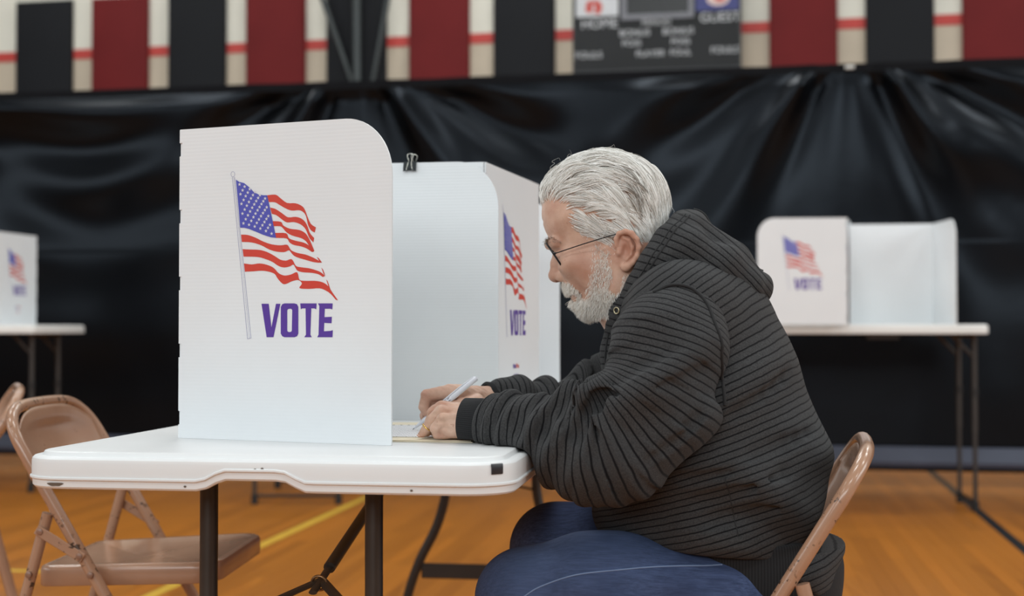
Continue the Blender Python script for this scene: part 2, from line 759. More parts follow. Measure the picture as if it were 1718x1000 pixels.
# metal support frame of the folded basketball goal, three bars meeting low down
FRM = mat('grey_frame_steel', srgb(66, 70, 70), 0.4, 0.5)
bb = np.array(WALL.P(*WALL.hit(612, 140), 0.10))
fr = thing('goal_support_frame', 'dark grey steel support bars meeting in a fan on the wall', 'support frame', (bb[0], bb[1], bb[2] - .35))
for nm, a, b, r in (('post', (605, -160), (605, 148), 0.042), ('strut', (538, -30), (598, 146), 0.024), ('strut', (664, -30), (630, 146), 0.024)):
    pa = np.array(WALL.P(*WALL.hit(*a), 0.14))
    pb = np.array(WALL.P(*WALL.hit(*b), 0.10))
    mesh_obj(nm, G().tube([pa, pb], r, 12), FRM, fr, 40, np.array(fr.location))
s_, z_ = WALL.hit(612, 150)
recalc(mesh_obj('wall_bracket', WALL.slab(s_ - .16, s_ + .12, z_ - .1, z_ + .03, 0.056, 0.13), FRM, fr, None, np.array(fr.location)))

# ------------------------------------------------------------------ scoreboard
sb0, zsb = WALL.hit(967, 128)
sb1, _ = WALL.hit(1243, 113)
BOARD = mat('scoreboard_black', srgb(46, 47, 48), 0.6, spec=0.2, var=0.06, nscale=4)
WHT = mat('scoreboard_white_print', srgb(205, 206, 208), 0.5)
bas = np.array(WALL.P((sb0 + sb1) / 2, zsb, 0))
sbt = thing('scoreboard', 'black gymnasium scoreboard lettered HOME and GUEST on the back wall', 'scoreboard', bas)
recalc(mesh_obj('case', WALL.slab(sb0, sb1, zsb, zsb + 1.7, 0.06, 0.17), BOARD, sbt, None, bas))
rim = G()
for (a, b, c, d) in ((sb0 - .006, sb1 + .006, zsb - .012, zsb + .006), (sb0 - .006, sb0 + .008, zsb, zsb + 1.7), (sb1 - .008, sb1 + .006, zsb, zsb + 1.7)):
    h = WALL.slab(a, b, c, d, 0.06, 0.178)
    rim.add(h.v, h.f)
recalc(mesh_obj('rim', rim, mat('scoreboard_rim', srgb(40, 41, 43), 0.4), sbt, None, bas))
W3 = 0.1715


def sc_slab(name, px0, py0, px1, py1, m, w0=0.17, w1=0.174):
    # wall rectangle from picture corners (the top may lie above the frame)
    s0, z0 = WALL.hit(px0, py1)
    s1, _ = WALL.hit(px1, py1)
    z1 = WALL.hit(px0, py0)[1]
    return recalc(mesh_obj(name, WALL.slab(s0, s1, z0, z1, w0, w1), m, sbt, None, bas))


sc_slab('team_plate', 971, -34, 1041, 37, WHT)
sc_slab('team_plate', 1169, -44, 1241, 27, mat('scoreboard_blue_print', srgb(58, 62, 120), 0.5))
# plain emblems of red and white shapes on the two plates
eg = G()
s0, z0 = WALL.hit(1000, 17)
for (u, v, a, b) in ((-.036, -.024, .036, .042), (.042, -.018, .038, .034), (.0, .022, .074, .018), (.034, -.058, .036, .016)):
    pts = [(s0 + u + a * math.cos(w) * .9, z0 + v + b * math.sin(w)) for w in np.linspace(0, 2 * math.pi, 9)[:-1]]
    eg.prism(pts, lambda p, q_, w: WALL.P(p, q_, 0.1741 + w), 0.001)
recalc(mesh_obj('emblem', eg, mat('scoreboard_red_print', srgb(196, 74, 62), 0.5), sbt, None, bas))
eg = G()
s0, z0 = WALL.hit(1206, 6)
for (u, v, a, b) in ((0, 0.0, .095, .06), (-.07, .07, .07, .024)):
    pts = [(s0 + u + a * math.cos(w), z0 + v + b * math.sin(w)) for w in np.linspace(0, 2 * math.pi, 11)[:-1]]
    eg.prism(pts, lambda p, q_, w: WALL.P(p, q_, 0.1741 + w), 0.001)
recalc(mesh_obj('emblem', eg, mat('scoreboard_pale_print', srgb(214, 190, 184), 0.5), sbt, None, bas))
eg = G()
for (u, v, a, b) in ((0.015, 0.005, .05, .035),):
    pts = [(s0 + u + a * math.cos(w), z0 + v + b * math.sin(w)) for w in np.linspace(0, 2 * math.pi, 7)[:-1]]
    eg.prism(pts, lambda p, q_, w: WALL.P(p, q_, 0.1752 + w), 0.001)
recalc(mesh_obj('emblem', eg, MATS['scoreboard_red_print'], sbt, None, bas))
# frame round the clock window
GREY = mat('scoreboard_grey_frame', srgb(122, 122, 128), 0.5)
c0, cz0 = WALL.hit(1046, 42)
c1, _ = WALL.hit(1166, 37)
cz1 = cz0 + 0.74
th = 0.043
g = G()
for (a, b, c, d) in ((c0, c1, cz0, cz0 + th), (c0, c1, cz1 - th, cz1), (c0, c0 + th, cz0 + th, cz1 - th), (c1 - th, c1, cz0 + th, cz1 - th)):
    h = WALL.slab(a, b, c, d, 0.17, 0.182)
    g.add(h.v, h.f)
recalc(mesh_obj('clock_frame', g, GREY, sbt, None, bas))
recalc(mesh_obj('clock_window', WALL.slab(c0 + th, c1 - th, cz0 + th, cz1 - th, 0.17, 0.1725), mat('scoreboard_glass', srgb(40, 41, 42), 0.25), sbt, None, bas))
for s, px, py, hpx in (('HOME', 1010, 48, 17), ('GUEST', 1209, 37, 17), ('PERIOD', 1104, 45, 11), ('BONUS', 1068, 63, 12), ('BONUS', 1140, 60, 12),
                       ('POSS', 1063, 80, 11), ('POSS', 1144, 77, 11), ('PLAYER', 1094, 97, 11), ('FOUL', 1144, 95, 11), ('FOULS', 992, 100, 12), ('FOULS', 1217, 91, 12)):
    s0, z0 = WALL.hit(px, py)
    g = text_mesh(s, hpx * 11.1 / FPX / 0.76, lambda u, v, w: WALL.P(s0 + u, z0 + v, 0.1735), 1.0, 0.0)
    mesh_obj('lettering', g, WHT, sbt, None, bas)

# ------------------------------------------------------------------ the long black divider curtain
CUR = Plane(8.50)
ztop = 0.926 + (553 - 131) / FPX * 8.50
zbot = 0.926 - (771 - 553) / FPX * 8.50


def vinyl():
    k = NT('curtain_vinyl')
    v = k.coords((1, 1, 1))
    nz = k.noise(v, 2.5, 4)
    k.base(k.ramp(nz.outputs['Fac'], [(0.3, (0.0016, 0.0016, 0.0018, 1)), (0.7, (0.0024, 0.0026, 0.0034, 1))]))
    k.b.inputs['Specular Tint'].default_value = (0.72, 0.84, 1.0, 1)
    n2 = k.noise(v, 4.0, 3)
    k.bump(n2.outputs['Fac'], 0.10, 0.02)
    return k.set(0.30, 0, 0.21)


VINYL = vinyl()
hang = [CUR.hit(x, 130)[0] for x in (-1080, -245, 590, 1425, 2260)]


def curtain_disp(s, z):
    """long pull folds running down from the hanging points, sagging arcs between them"""
    dn = ztop - z
    d = np.zeros_like(s)
    ph = [0.4, 1.4, 0.3, 0.9, 2.0]
    for h, p in zip(hang, ph):
        r = np.hypot(s - h, dn + 0.35)
        phi = np.arctan2(s - h, dn + 0.35)
        w = np.exp(-np.abs(s - h) / 1.6) * np.exp(-dn / 1.0)
        side = np.clip(np.abs(phi) / 0.35, 0, 1) ** 2
        d += 0.085 * w * side * np.sin(10.5 * phi + p + 0.8 * np.sin(1.7 * r + p))
        d += 0.028 * w * side * np.sin(23 * phi + 2 * p)
    for k, (a, b) in enumerate(zip(hang[:-1], hang[1:])):
        mid, hf = (a + b) / 2, (b - a) / 2
        u = np.clip((s - mid) / hf, -1, 1)
        sag = 0.55 * (1 - u * u)
        wgt = np.where(np.abs(s - mid) < hf, (1 - u * u) ** 1.5, 0)
        d += (0.045, 0.052, 0.014, 0.034)[k] * wgt * np.sin((dn - sag) * 13 + mid * 2) * np.exp(-dn / 0.6)
    d += 0.012 * np.sin(s * 2.1 + 0.6 * np.sin(z * 2)) * (0.3 + 0.7 * np.clip(dn / 1.5, 0, 1))
    d += 0.004 * np.sin(s * 5.7 + z * 1.3 + 1)
    return d * np.clip(dn / 0.10, 0.15, 1)


NS, NZ = 640, 150
S, Z = np.meshgrid(np.linspace(-8, 8, NS), np.linspace(zbot + 0.115, ztop, NZ), indexing='ij')
Dd = curtain_disp(S, Z)
X = S * WC - Dd * WS
Y = CUR.d - S * WS - Dd * WC
vv = np.stack([X, Y, Z], -1).reshape(-1, 3)
ii = np.arange(NS * NZ).reshape(NS, NZ)
qq = np.stack([ii[:-1, :-1], ii[1:, :-1], ii[1:, 1:], ii[:-1, 1:]], -1).reshape(-1, 4)
cbase = np.array(CUR.P(0, 0, 0))
ct = thing('divider_curtain', 'long black vinyl divider curtain hanging across the whole hall', 'curtain', cbase)
sh = mesh_obj('sheet', (vv, qq), VINYL, ct, 0, cbase)
md = sh.modifiers.new('thickness', 'SOLIDIFY')
md.thickness = 0.004
# weld seam across the sheet, slightly proud; lower hem band with its chain pocket; top webbing
ss = np.linspace(-8, 8, 320)
zs = 0.926 + (553 - 413) / FPX * 8.50
seam = G()
dz = curtain_disp(ss, np.full_like(ss, zs))
rings = []
for s, d in zip(ss, dz):
    rings.append([CUR.P(s, zs - .012, d + .003), CUR.P(s, zs - .012, d + .008), CUR.P(s, zs + .012, d + .008), CUR.P(s, zs + .012, d + .003)])
seam.loft(rings)
recalc(mesh_obj('seam', seam, VINYL, ct, None, cbase))
hem = G()
rings = []
zh = zbot + 0.12
dh = curtain_disp(ss, np.full_like(ss, zh))
for s, d in zip(ss, dh):
    rings.append([CUR.P(s, zbot, d - .004), CUR.P(s, zbot + .004, d + .030), CUR.P(s, zbot + .03, d + .036), CUR.P(s, zh - .004, d + .008), CUR.P(s, zh, d - .004)])
hem.loft(rings)
HEM = mat('hem_vinyl', srgb(62, 68, 84), 0.5, var=0.08, nscale=6)
recalc(mesh_obj('hem', hem, HEM, ct, 30, cbase))
ch = G()
rings = []
for s, d in zip(ss, dh):
    rings.append([CUR.P(s, zbot - .022, d), CUR.P(s, zbot - .022, d + .026), CUR.P(s, zbot + .004, d + .030), CUR.P(s, zbot + .004, d)])
ch.loft(rings)
recalc(mesh_obj('chain_pocket', ch, VINYL, ct, None, cbase))
top = G()
rings = []
dt = curtain_disp(ss, np.full_like(ss, ztop))
for s, d in zip(ss, dt):
    rings.append([CUR.P(s, ztop - .03, d - .006), CUR.P(s, ztop - .03, d + .007), CUR.P(s, ztop + .022, d + .007), CUR.P(s, ztop + .022, d - .006)])
top.loft(rings)
recalc(mesh_obj('top_webbing', top, mat('webbing', srgb(19, 20, 23), 0.8, spec=0.1), ct, None, cbase))
# white tie clip at the top edge, with hanging cords rising to the ceiling
s_, z_ = CUR.hit(1425, 111)
cg = G().box(CUR.P(s_, ztop - .004, .03), (0.055, 0.02, 0.022), 0.004, Matrix.Rotation(-WAL, 3, 'Z'))
mesh_obj('tie_clip', cg, mat('white_nylon', srgb(200, 200, 195), 0.5), ct, None, cbase)
for s in hang:
    d0 = float(curtain_disp(np.array([s]), np.array([ztop]))[0])
    p = CUR.P(s, ztop, d0)
    gh = G().tube([(p[0], p[1], ztop + .02 + .012 * math.cos(a) ) if False else (p[0] + .012 * math.cos(a), p[1], ztop + .012 * math.sin(a)) for a in np.linspace(0, 2 * math.pi, 13)[:-1]], 0.0025, 6, True)
    mesh_obj('grommet', gh, MATS['dull_steel'], ct, 40, cbase)
# ------------------------------------------------------------------ the near folding table (table frame: x to the right, y away)
TZ = 0.740
TW, TL = 0.762, 2.44
TX = -0.025           # right edge of the top


def plastic_top():
    k = NT('white_table_plastic')
    v = k.coords((1, 1, 1))
    nz = k.noise(v, 3.0, 4)
    basec = k.ramp(nz.outputs['Fac'], [(0.3, (0.74, 0.75, 0.75, 1)), (0.7, (0.78, 0.79, 0.79, 1))])
    n2 = k.noise(v, 38.0, 3)
    spots = k.ramp(n2.outputs['Fac'], [(0.74, (0, 0, 0, 1)), (0.79, (1, 1, 1, 1))])
    n4 = k.noise(v, 5.0, 2)
    gate = k.ramp(n4.outputs['Fac'], [(0.52, (0, 0, 0, 1)), (0.60, (0.7, 0.7, 0.7, 1))])
    mm = k.n('ShaderNodeMath', operation='MULTIPLY')
    k.l(spots, mm.inputs[0])
    k.l(gate, mm.inputs[1])
    k.base(k.mix(mm.outputs[0], basec, (0.30, 0.26, 0.21, 1)))
    n3 = k.noise(v, 600.0, 2)
    k.bump(n3.outputs['Fac'], 0.12, 0.0006)
    return k.set(0.42, 0, 0.5)


PLA = plastic_top()
LEG = mat('brown_black_leg_paint', srgb(52, 45, 40), 0.42, 0.2, var=0.12, nscale=20)
tb = np.array([-TW / 2, TL / 2, 0])
tw = t2w(tb[0], tb[1])
table = thing('folding_table', 'white plastic folding table in the foreground with brown steel legs', 'table', tw, -TA)


def rrect(w0, w1, l0, l1, r, n=8, ins=0.0):
    pts = []
    for cx, cy, a0 in ((w1 - r, l0 + r, -90), (w1 - r, l1 - r, 0), (w0 + r, l1 - r, 90), (w0 + r, l0 + r, 180)):
        for i in range(n + 1):
            a = math.radians(a0 + 90 * i / n)
            pts.append((cx + (r - ins) * math.cos(a), cy + (r - ins) * math.sin(a)))
    return pts


def edge_pts(ins):
    """outline of the top with extra points along the short sides for the hand arch"""
    p = rrect(TX - TW, TX, 0, TL, 0.075, 10, ins)
    out = []
    for i, a in enumerate(p):
        b = p[(i + 1) % len(p)]
        out.append(a)
        if math.hypot(b[0] - a[0], b[1] - a[1]) > 0.3:
            for j in range(1, 40):
                t = j / 40
                out.append((a[0] + (b[0] - a[0]) * t, a[1] + (b[1] - a[1]) * t))
    return out


def arch(x, y):
    if 0.03 < y < TL - 0.03:
        return 0.0
    u = abs(x + 0.410) / 0.085
    return 0.0165 * (1 - max(0, min(1, (u - 0.48) / 0.52)) ** 2 * (3 - 2 * max(0, min(1, (u - 0.48) / 0.52)))) if u < 1 else 0.0


rings = []
for ins, dz, wt in ((0.034, -.0002, 0), (0.0215, 0, 0), (0.0190, -.0010, 0), (0.0172, -.0040, 0), (0.0155, -.0066, 0), (0.0145, -.0070, 0), (0.0075, -.0068, 0), (0.0040, -.0078, 0), (0.0012, -.0105, 0), (0.0, -.0150, 0),
                    (0.0, -.0360, 1), (-.0026, -.0376, 1), (-.0026, -.0402, 1), (0.0012, -.0425, 1), (0.0016, -.0515, 1), (0.0045, -.0545, 1), (0.016, -.0545, 1), (0.018, -.030, 0.6), (0.10, -.026, 0)):
    rings.append([(x, y, TZ + dz + wt * arch(x, y)) for x, y in edge_pts(ins)])
tt = recalc(mesh_obj('table_top', G().loft(rings), PLA, table, 30, tb))
# maker's plate on the rounded near right corner, scuffs on the apron
r = 0.075
pg = G()
for a0, a1 in ((-53, -38),):
    rr = []
    for a in np.linspace(math.radians(a0), math.radians(a1), 7):
        d = (math.cos(a), math.sin(a))
        rr.append([(TX - r + d[0] * (r + w), r + d[1] * (r + w), TZ + z) for w, z in ((-.001, -.0085), (.0012, -.009), (.0018, -.0105), (.0018, -.0225), (.0012, -.024), (-.001, -.0245))])
    pg.loft(rr)
recalc(mesh_obj('maker_plate', pg, mat('black_plate', srgb(34, 35, 40), 0.4), table, 30, tb))
SCU = mat('scuff_brown', srgb(96, 82, 70), 0.8)
px0 = L(92, 806, 0.0)
pts = [(px0[0] + .012 * math.cos(w) * (1 + .25 * math.sin(3 * w)), TZ - .0475 + .0034 * math.sin(w) * (1 + .3 * math.cos(2 * w))) for w in np.linspace(0, 2 * math.pi, 17)[:-1]]
recalc(mesh_obj('scuff', G().prism(pts, lambda u, v, w: (u, 0.0014 - w, v), 0.0006), SCU, table, None, tb))
for dx, dz_, yy in ((L(440, 780, 0)[0], -.019, .0006), (L(428, 797, 0)[0], -.0205, .0002), (L(310, 805, 0)[0], -.0475, .0016), (L(690, 815, 0)[0], -.0475, .0016)):
    pts = [(dx + .0022 * math.cos(w), TZ + dz_ + .0016 * math.sin(w)) for w in np.linspace(0, 2 * math.pi, 9)[:-1]]
    recalc(mesh_obj('scuff', G().prism(pts, lambda u, v, w: (u, yy - w * 1.2, v), 0.0009), SCU, table, None, tb))
# steel side rails under the top
for x in (TX - TW + .075, TX - .075):
    mesh_obj('side_rail', G().box((x, TL / 2, TZ - .040), (0.022, TL - .22, 0.022), 0.003), LEG, table, None, tb)


def legset(y, sgn):
    """two tubes close together under the top that bow outwards to wide feet, with cross bars and folding brace"""
    cx = -0.392
    for sx in (-1, 1):
        pts = smooth_path([(cx + sx * .134, y, TZ - .03), (cx + sx * .134, y, TZ - .20), (cx + sx * .137, y, TZ - .30), (cx + sx * .165, y, TZ - .40), (cx + sx * .215, y, TZ - .50),
                           (cx + sx * .25, y, TZ - .60), (cx + sx * .262, y, TZ - .68), (cx + sx * .263, y, 0.016)], 40)
        lg = mesh_obj('leg', G().tube(pts, 0.0142, 16), LEG, table, 50, tb)
        mesh_obj('foot_cap', G().tube([(cx + sx * .263, y, 0.0), (cx + sx * .263, y, 0.03)], 0.0165, 14), mat('black_rubber', srgb(22, 22, 22), 0.7), lg, 50, tb)
    mesh_obj('cross_bar', G().box((cx, y, TZ - .530), (0.42, 0.012, 0.045), 0.003), LEG, table, None, tb)
    mesh_obj('top_bar', G().tube([(cx - .33, y, TZ - .040), (cx + .33, y, TZ - .040)], 0.012, 12), LEG, table, 50, tb)
    # brace from the middle of the table down to the cross bar
    a = np.array([cx, y + sgn * .93, TZ - .045])
    b = np.array([cx, y + sgn * .12, TZ - .248])
    br = mesh_obj('brace', G().tube([a, a + (b - a) * .88], 0.0105, 12), LEG, table, 50, tb)
    mid = a + (b - a) * .85
    mesh_obj('brace_arm', G().tube([mid, b], 0.0075, 10, flat=(1.0, .55)), LEG, br, 40, tb)
    for sx in (-1, 1):
        mesh_obj('brace_arm', G().tube([b + (b - a) * -.06, np.array([cx + sx * .128, y, TZ - .285])], 0.011, 8, flat=(1.0, .35)), LEG, br, 40, tb)
    dv = (b - a) / np.linalg.norm(b - a)
    c = a + (b - a) * .955
    n1 = np.array([1.0, 0, 0])
    n2 = np.cross(dv, n1)
    ring = [c + 0.0125 * (math.cos(w) * n1 + math.sin(w) * n2) for w in np.linspace(0, 2 * math.pi, 21)[:-1]]
    mesh_obj('lock_ring', G().tube(ring, 0.0026, 8, True), mat('brassy_steel', srgb(140, 110, 80), 0.35, 0.9), br, 60, tb)


legset(0.130, 1)
legset(2.060, -1)

# ------------------------------------------------------------------ voting booths of corrugated plastic
BH = 0.531


def coroplast():
    k = NT('white_corrugated_plastic')
    v = k.coords((1, 1, 1))
    nz = k.noise(v, 4.0, 2)
    k.base(k.ramp(nz.outputs['Fac'], [(0.3, (0.750, 0.780, 0.800, 1)), (0.7, (0.780, 0.812, 0.832, 1))]))
    w = k.n('ShaderNodeTexWave', wave_type='BANDS', bands_direction='Z')
    w.inputs['Scale'].default_value = 52.0
    w.inputs['Distortion'].default_value = 0.0
    k.l(v, w.inputs['Vector'])
    k.bump(w.outputs['Fac'], 0.10, 0.0006)
    k.b.inputs['Subsurface Weight'].default_value = 0.0
    return k.set(0.40, 0, 0.45)


CORO = coroplast()
PRED = mat('flag_red_ink', srgb(204, 62, 46), 0.45, var=0.03)
PBLU = mat('flag_blue_ink', srgb(76, 80, 178), 0.45, var=0.03)
PVIO = mat('vote_purple_ink', srgb(84, 52, 150), 0.45, var=0.03)
PLIN = mat('flagpole_line_ink', srgb(150, 152, 186), 0.5, var=0.03)
PWHT = mat('star_white', srgb(214, 214, 220), 0.45, var=0.02)

# print traced on the near panel; coordinates relative to the panel's middle (u) and its foot (v)
A0, A1 = np.array([-.645, .303]), np.array([-.246, .204])     # fold and free edge of the near panel
AD = (A1 - A0) / np.linalg.norm(A1 - A0)
ALEN = float(np.linalg.norm(A1 - A0))


def zpt(zx, zy):
    px, py = 380 + zx * 220 / 688, 280 + zy * 320 / 1000
    d = ray(px, py)
    o = to_t(0, 0)
    e = to_t(d[0], d[1]) - to_t(0, 0)
    n = np.array([-AD[1], AD[0]])
    t = np.dot(n, A0 - o[:2]) / np.dot(n, e[:2])
    h = o[:2] + e[:2] * t
    return (float(np.dot(h - A0, AD)) - ALEN / 2, EYE + d[2] * t - TZ)


def catm(pts, n=4):
    return [tuple(p) for p in smooth_path(pts, n * (len(pts) - 1))]


STR = [([(221, 150), (265, 147), (290, 165), (325, 190), (370, 192), (405, 208), (420, 230), (432, 262), (450, 300), (476, 318)],
        [(470, 345), (450, 333), (435, 305), (425, 262), (412, 240), (388, 228), (350, 230), (320, 220), (285, 200), (260, 186), (230, 186)]),
       ([(236, 214), (265, 222), (300, 245), (330, 265), (370, 263), (400, 272), (420, 290), (433, 315), (445, 348), (467, 374)],
        [(463, 397), (443, 375), (430, 345), (418, 322), (395, 302), (360, 290), (325, 292), (300, 278), (270, 255), (245, 247)]),
       ([(248, 285), (293, 289), (305, 308), (340, 325), (390, 332), (422, 350), (443, 383), (456, 412), (468, 441)],
        [(460, 448), (440, 415), (425, 392), (400, 375), (350, 360), (320, 342), (303, 322), (288, 312), (254, 312)]),
       ([(262, 347), (320, 349), (335, 375), (370, 388), (410, 397), (440, 414), (462, 444)],
        [(455, 447), (430, 430), (400, 418), (360, 410), (337, 396), (322, 376), (268, 373)]),
       ([(84, 356), (120, 358), (160, 372), (200, 392), (245, 407), (290, 412), (325, 409), (338, 426), (350, 440), (380, 452), (420, 460), (455, 473), (482, 487), (508, 502)],
        [(488, 503), (460, 499), (425, 489), (390, 479), (362, 467), (346, 450), (335, 438), (310, 447), (270, 445), (230, 433), (190, 412), (140, 397), (88, 394)]),
       ([(92, 432), (130, 434), (180, 436), (220, 447), (260, 468), (290, 487), (320, 492), (345, 484), (357, 494), (372, 520), (400, 527), (440, 532), (475, 542), (500, 552), (525, 572)],
        [(512, 578), (490, 564), (455, 556), (410, 553), (382, 546), (370, 532), (358, 513), (340, 522), (310, 528), (280, 520), (250, 500), (215, 485), (170, 473), (97, 471)]),
       ([(99, 507), (140, 512), (180, 507), (220, 514), (255, 530), (280, 557), (310, 570), (345, 565), (378, 553), (390, 592), (420, 598), (470, 598), (510, 605), (540, 625), (560, 655), (592, 700)],
        [(580, 697), (555, 668), (530, 650), (495, 637), (440, 640), (390, 636), (403, 612), (384, 594), (350, 600), (320, 614), (300, 612), (275, 585), (260, 562), (230, 550), (190, 545), (150, 548), (104, 550)])]
TIPS = [[(480, 472), (492, 480), (508, 502), (497, 500)], [(504, 528), (514, 540), (525, 570), (517, 563)], [(530, 590), (538, 600), (552, 642), (543, 632)]]
CANT = [(57, 68), (75, 80), (100, 86), (125, 106), (150, 132), (175, 145), (200, 150), (221, 150), (233, 205), (245, 262), (257, 320), (268, 373), (240, 370), (200, 357), (160, 340), (125, 326), (100, 320), (80, 320), (73, 235), (65, 150)]


def flat(polys, lift):
    """filled flat shapes as one thin mesh in (u, w, v)"""
    from mathutils.geometry import tessellate_polygon
    g = G()
    for p in polys:
        uv = [zpt(*q) for q in p]
        tri = tessellate_polygon([[Vector((a, b, 0)) for a, b in uv]])
        g.add([(a, -lift, b) for a, b in uv], [tuple(t) for t in tri])
    return g


def orient(o):
    """make the print face outwards (-y of its own frame)"""
    for p in o.data.polygons:
        if p.normal.y > 0:
            p.flip()
    return o


def star(cx, cy, r):
    return [(cx + (r if i % 2 == 0 else r * .40) * math.sin(i * math.pi / 5), cy - (r if i % 2 == 0 else r * .40) * 1.15 * math.cos(i * math.pi / 5)) for i in range(10)]


stars = []
tl, tr, bl, br_ = np.array((62, 78)), np.array((222, 158)), np.array((84, 312)), np.array((262, 365))
for r_i in range(9):
    n = 6 if r_i % 2 == 0 else 5
    for c_i in range(n):
        u = (c_i + (0.5 if n == 6 else 1.0)) / 6.0
        v = (r_i + 0.55) / 9.1
        p = tl * (1 - u) * (1 - v) + tr * u * (1 - v) + bl * (1 - u) * v + br_ * u * v
        p = p + np.array([0, -16 * math.sin(u * math.pi * 1.05 + .0) * 0.4 + 9 * (u - .5)])
        stars.append(star(p[0], p[1], 9))
OUT = [(292, 735), (300, 720), (312, 716), (364, 716), (377, 720), (384, 735), (384, 874), (377, 888), (364, 893), (312, 893), (300, 888), (292, 874)]
INN = [(326, 752), (330, 746), (337, 744), (343, 744), (349, 746), (352, 752), (350, 858), (347, 864), (340, 866), (335, 866), (329, 864), (326, 858)]
LET = [[(191, 718), (229, 718), (243, 842), (267, 718), (290, 718), (254, 893), (218, 893)],
       [(394, 716), (480, 716), (478, 747), (468, 742), (452, 742), (447, 880), (455, 893), (415, 893), (424, 880), (422, 742), (404, 742), (397, 747)],
       [(487, 716), (564, 716), (562, 748), (552, 744), (523, 744), (521, 788), (560, 786), (558, 820), (520, 818), (518, 862), (552, 860), (565, 856), (563, 893), (483, 893), (490, 880), (494, 730)]]


def strip(a, b, w):
    a, b = np.array(a, float), np.array(b, float)
    d = (b - a) / np.linalg.norm(b - a)
    n = np.array([-d[1], d[0]]) * w / 2
    return [tuple(a + n), tuple(b + n), tuple(b - n), tuple(a - n)]


red_polys = [catm(u, 3) + catm(l, 3) for u, l in STR] + TIPS
lines = [strip((38, 55), (118, 902), 2.2), strip((50, 55), (136, 898), 2.2), strip((45, 55), (128, 900), 1.2), strip((118, 902), (136, 898), 2.2)]
ob = [(41 + 10 * math.sin(a), 40 - 14 * math.cos(a)) for a in np.linspace(0, 2 * math.pi, 17)]
for a, b in zip(ob[:-1], ob[1:]):
    lines.append(strip(a, b, 2.0))


def o_letter():
    g = G()
    uvo, uvi = [zpt(*q) for q in OUT], [zpt(*q) for q in INN]
    n = len(OUT)
    g.add([(a, -.0004, b) for a, b in uvo] + [(a, -.0004, b) for a, b in uvi], [(i, (i + 1) % n, n + (i + 1) % n, n + i) for i in range(n)])
    return g


gl = flat(LET, .0004)
go = o_letter()
gl.add(go.v, go.f)
PRINT = {}
for nm, g, m in (('flag_stripes', flat(red_polys, .0004), PRED), ('flag_canton', flat([CANT], .0006), PBLU), ('flag_stars', flat(stars, .0009), PWHT),
                 ('flagpole_outline', flat(lines, .0003), PLIN), ('vote_lettering', gl, PVIO)):
    o = orient(mesh_obj(nm, g, m))
    PRINT[nm] = (o.data, m)
    bpy.data.objects.remove(o)
# small maker's mark printed low on some panels
mk = text_mesh('Print', 0.013, lambda u, v, w: (u - .0135, -.0004, v), 0.95, 0.0006)
mk2 = text_mesh('Elect', 0.013, lambda u, v, w: (u + .0135, -.0004, v), 0.95, 0.0006)
mk3 = G().add([(-.018, -.0004, -.020), (.018, -.0004, -.020), (.018, -.0004, -.0175), (-.018, -.0004, -.0175)], [(0, 1, 2, 3)])
mk4 = G().add([(-.015, -.0004, -.033), (.015, -.0004, -.033), (.015, -.0004, -.029), (-.015, -.0004, -.029)], [(0, 1, 2, 3)])
MARK = {}
for nm, g, m in (('maker_mark', mk, PVIO), ('maker_mark_red', mk2, PRED), ('maker_line', mk3, PVIO), ('maker_line_red', mk4, PRED)):
    o = orient(mesh_obj(nm, g, m))
    MARK[nm] = o.data
    bpy.data.objects.remove(o)


def panel_outline(w, round_left, round_right, notch_left, notch_right):
    R = 0.085
    p = [(0, 0), (w, 0)]
    if notch_right:
        for k in (4, 3, 2, 1, 0):
            a = BH - (.0226 + .0236 + .1155 * k)
            p += [(w, a), (w - .004, a), (w - .004, a + .0236), (w, a + .0236)]
    if round_right:
        p += [(w - R + R * math.cos(a), BH - R * 1.12 + R * 1.12 * math.sin(a)) for a in np.linspace(0, math.pi / 2, 14)]
    else:
        p += [(w, BH)]
    if round_left:
        p += [(R - R * math.sin(a), BH - R * 1.12 + R * 1.12 * math.cos(a)) for a in np.linspace(0, math.pi / 2, 14)]
    else:
        p += [(0, BH)]
    if notch_left:
        for k in (0, 1, 2, 3, 4):
            a = BH - (.0226 + .1155 * k)
            p += [(0, a), (.004, a), (.004, a - .0236), (0, a - .0236)]
    return p


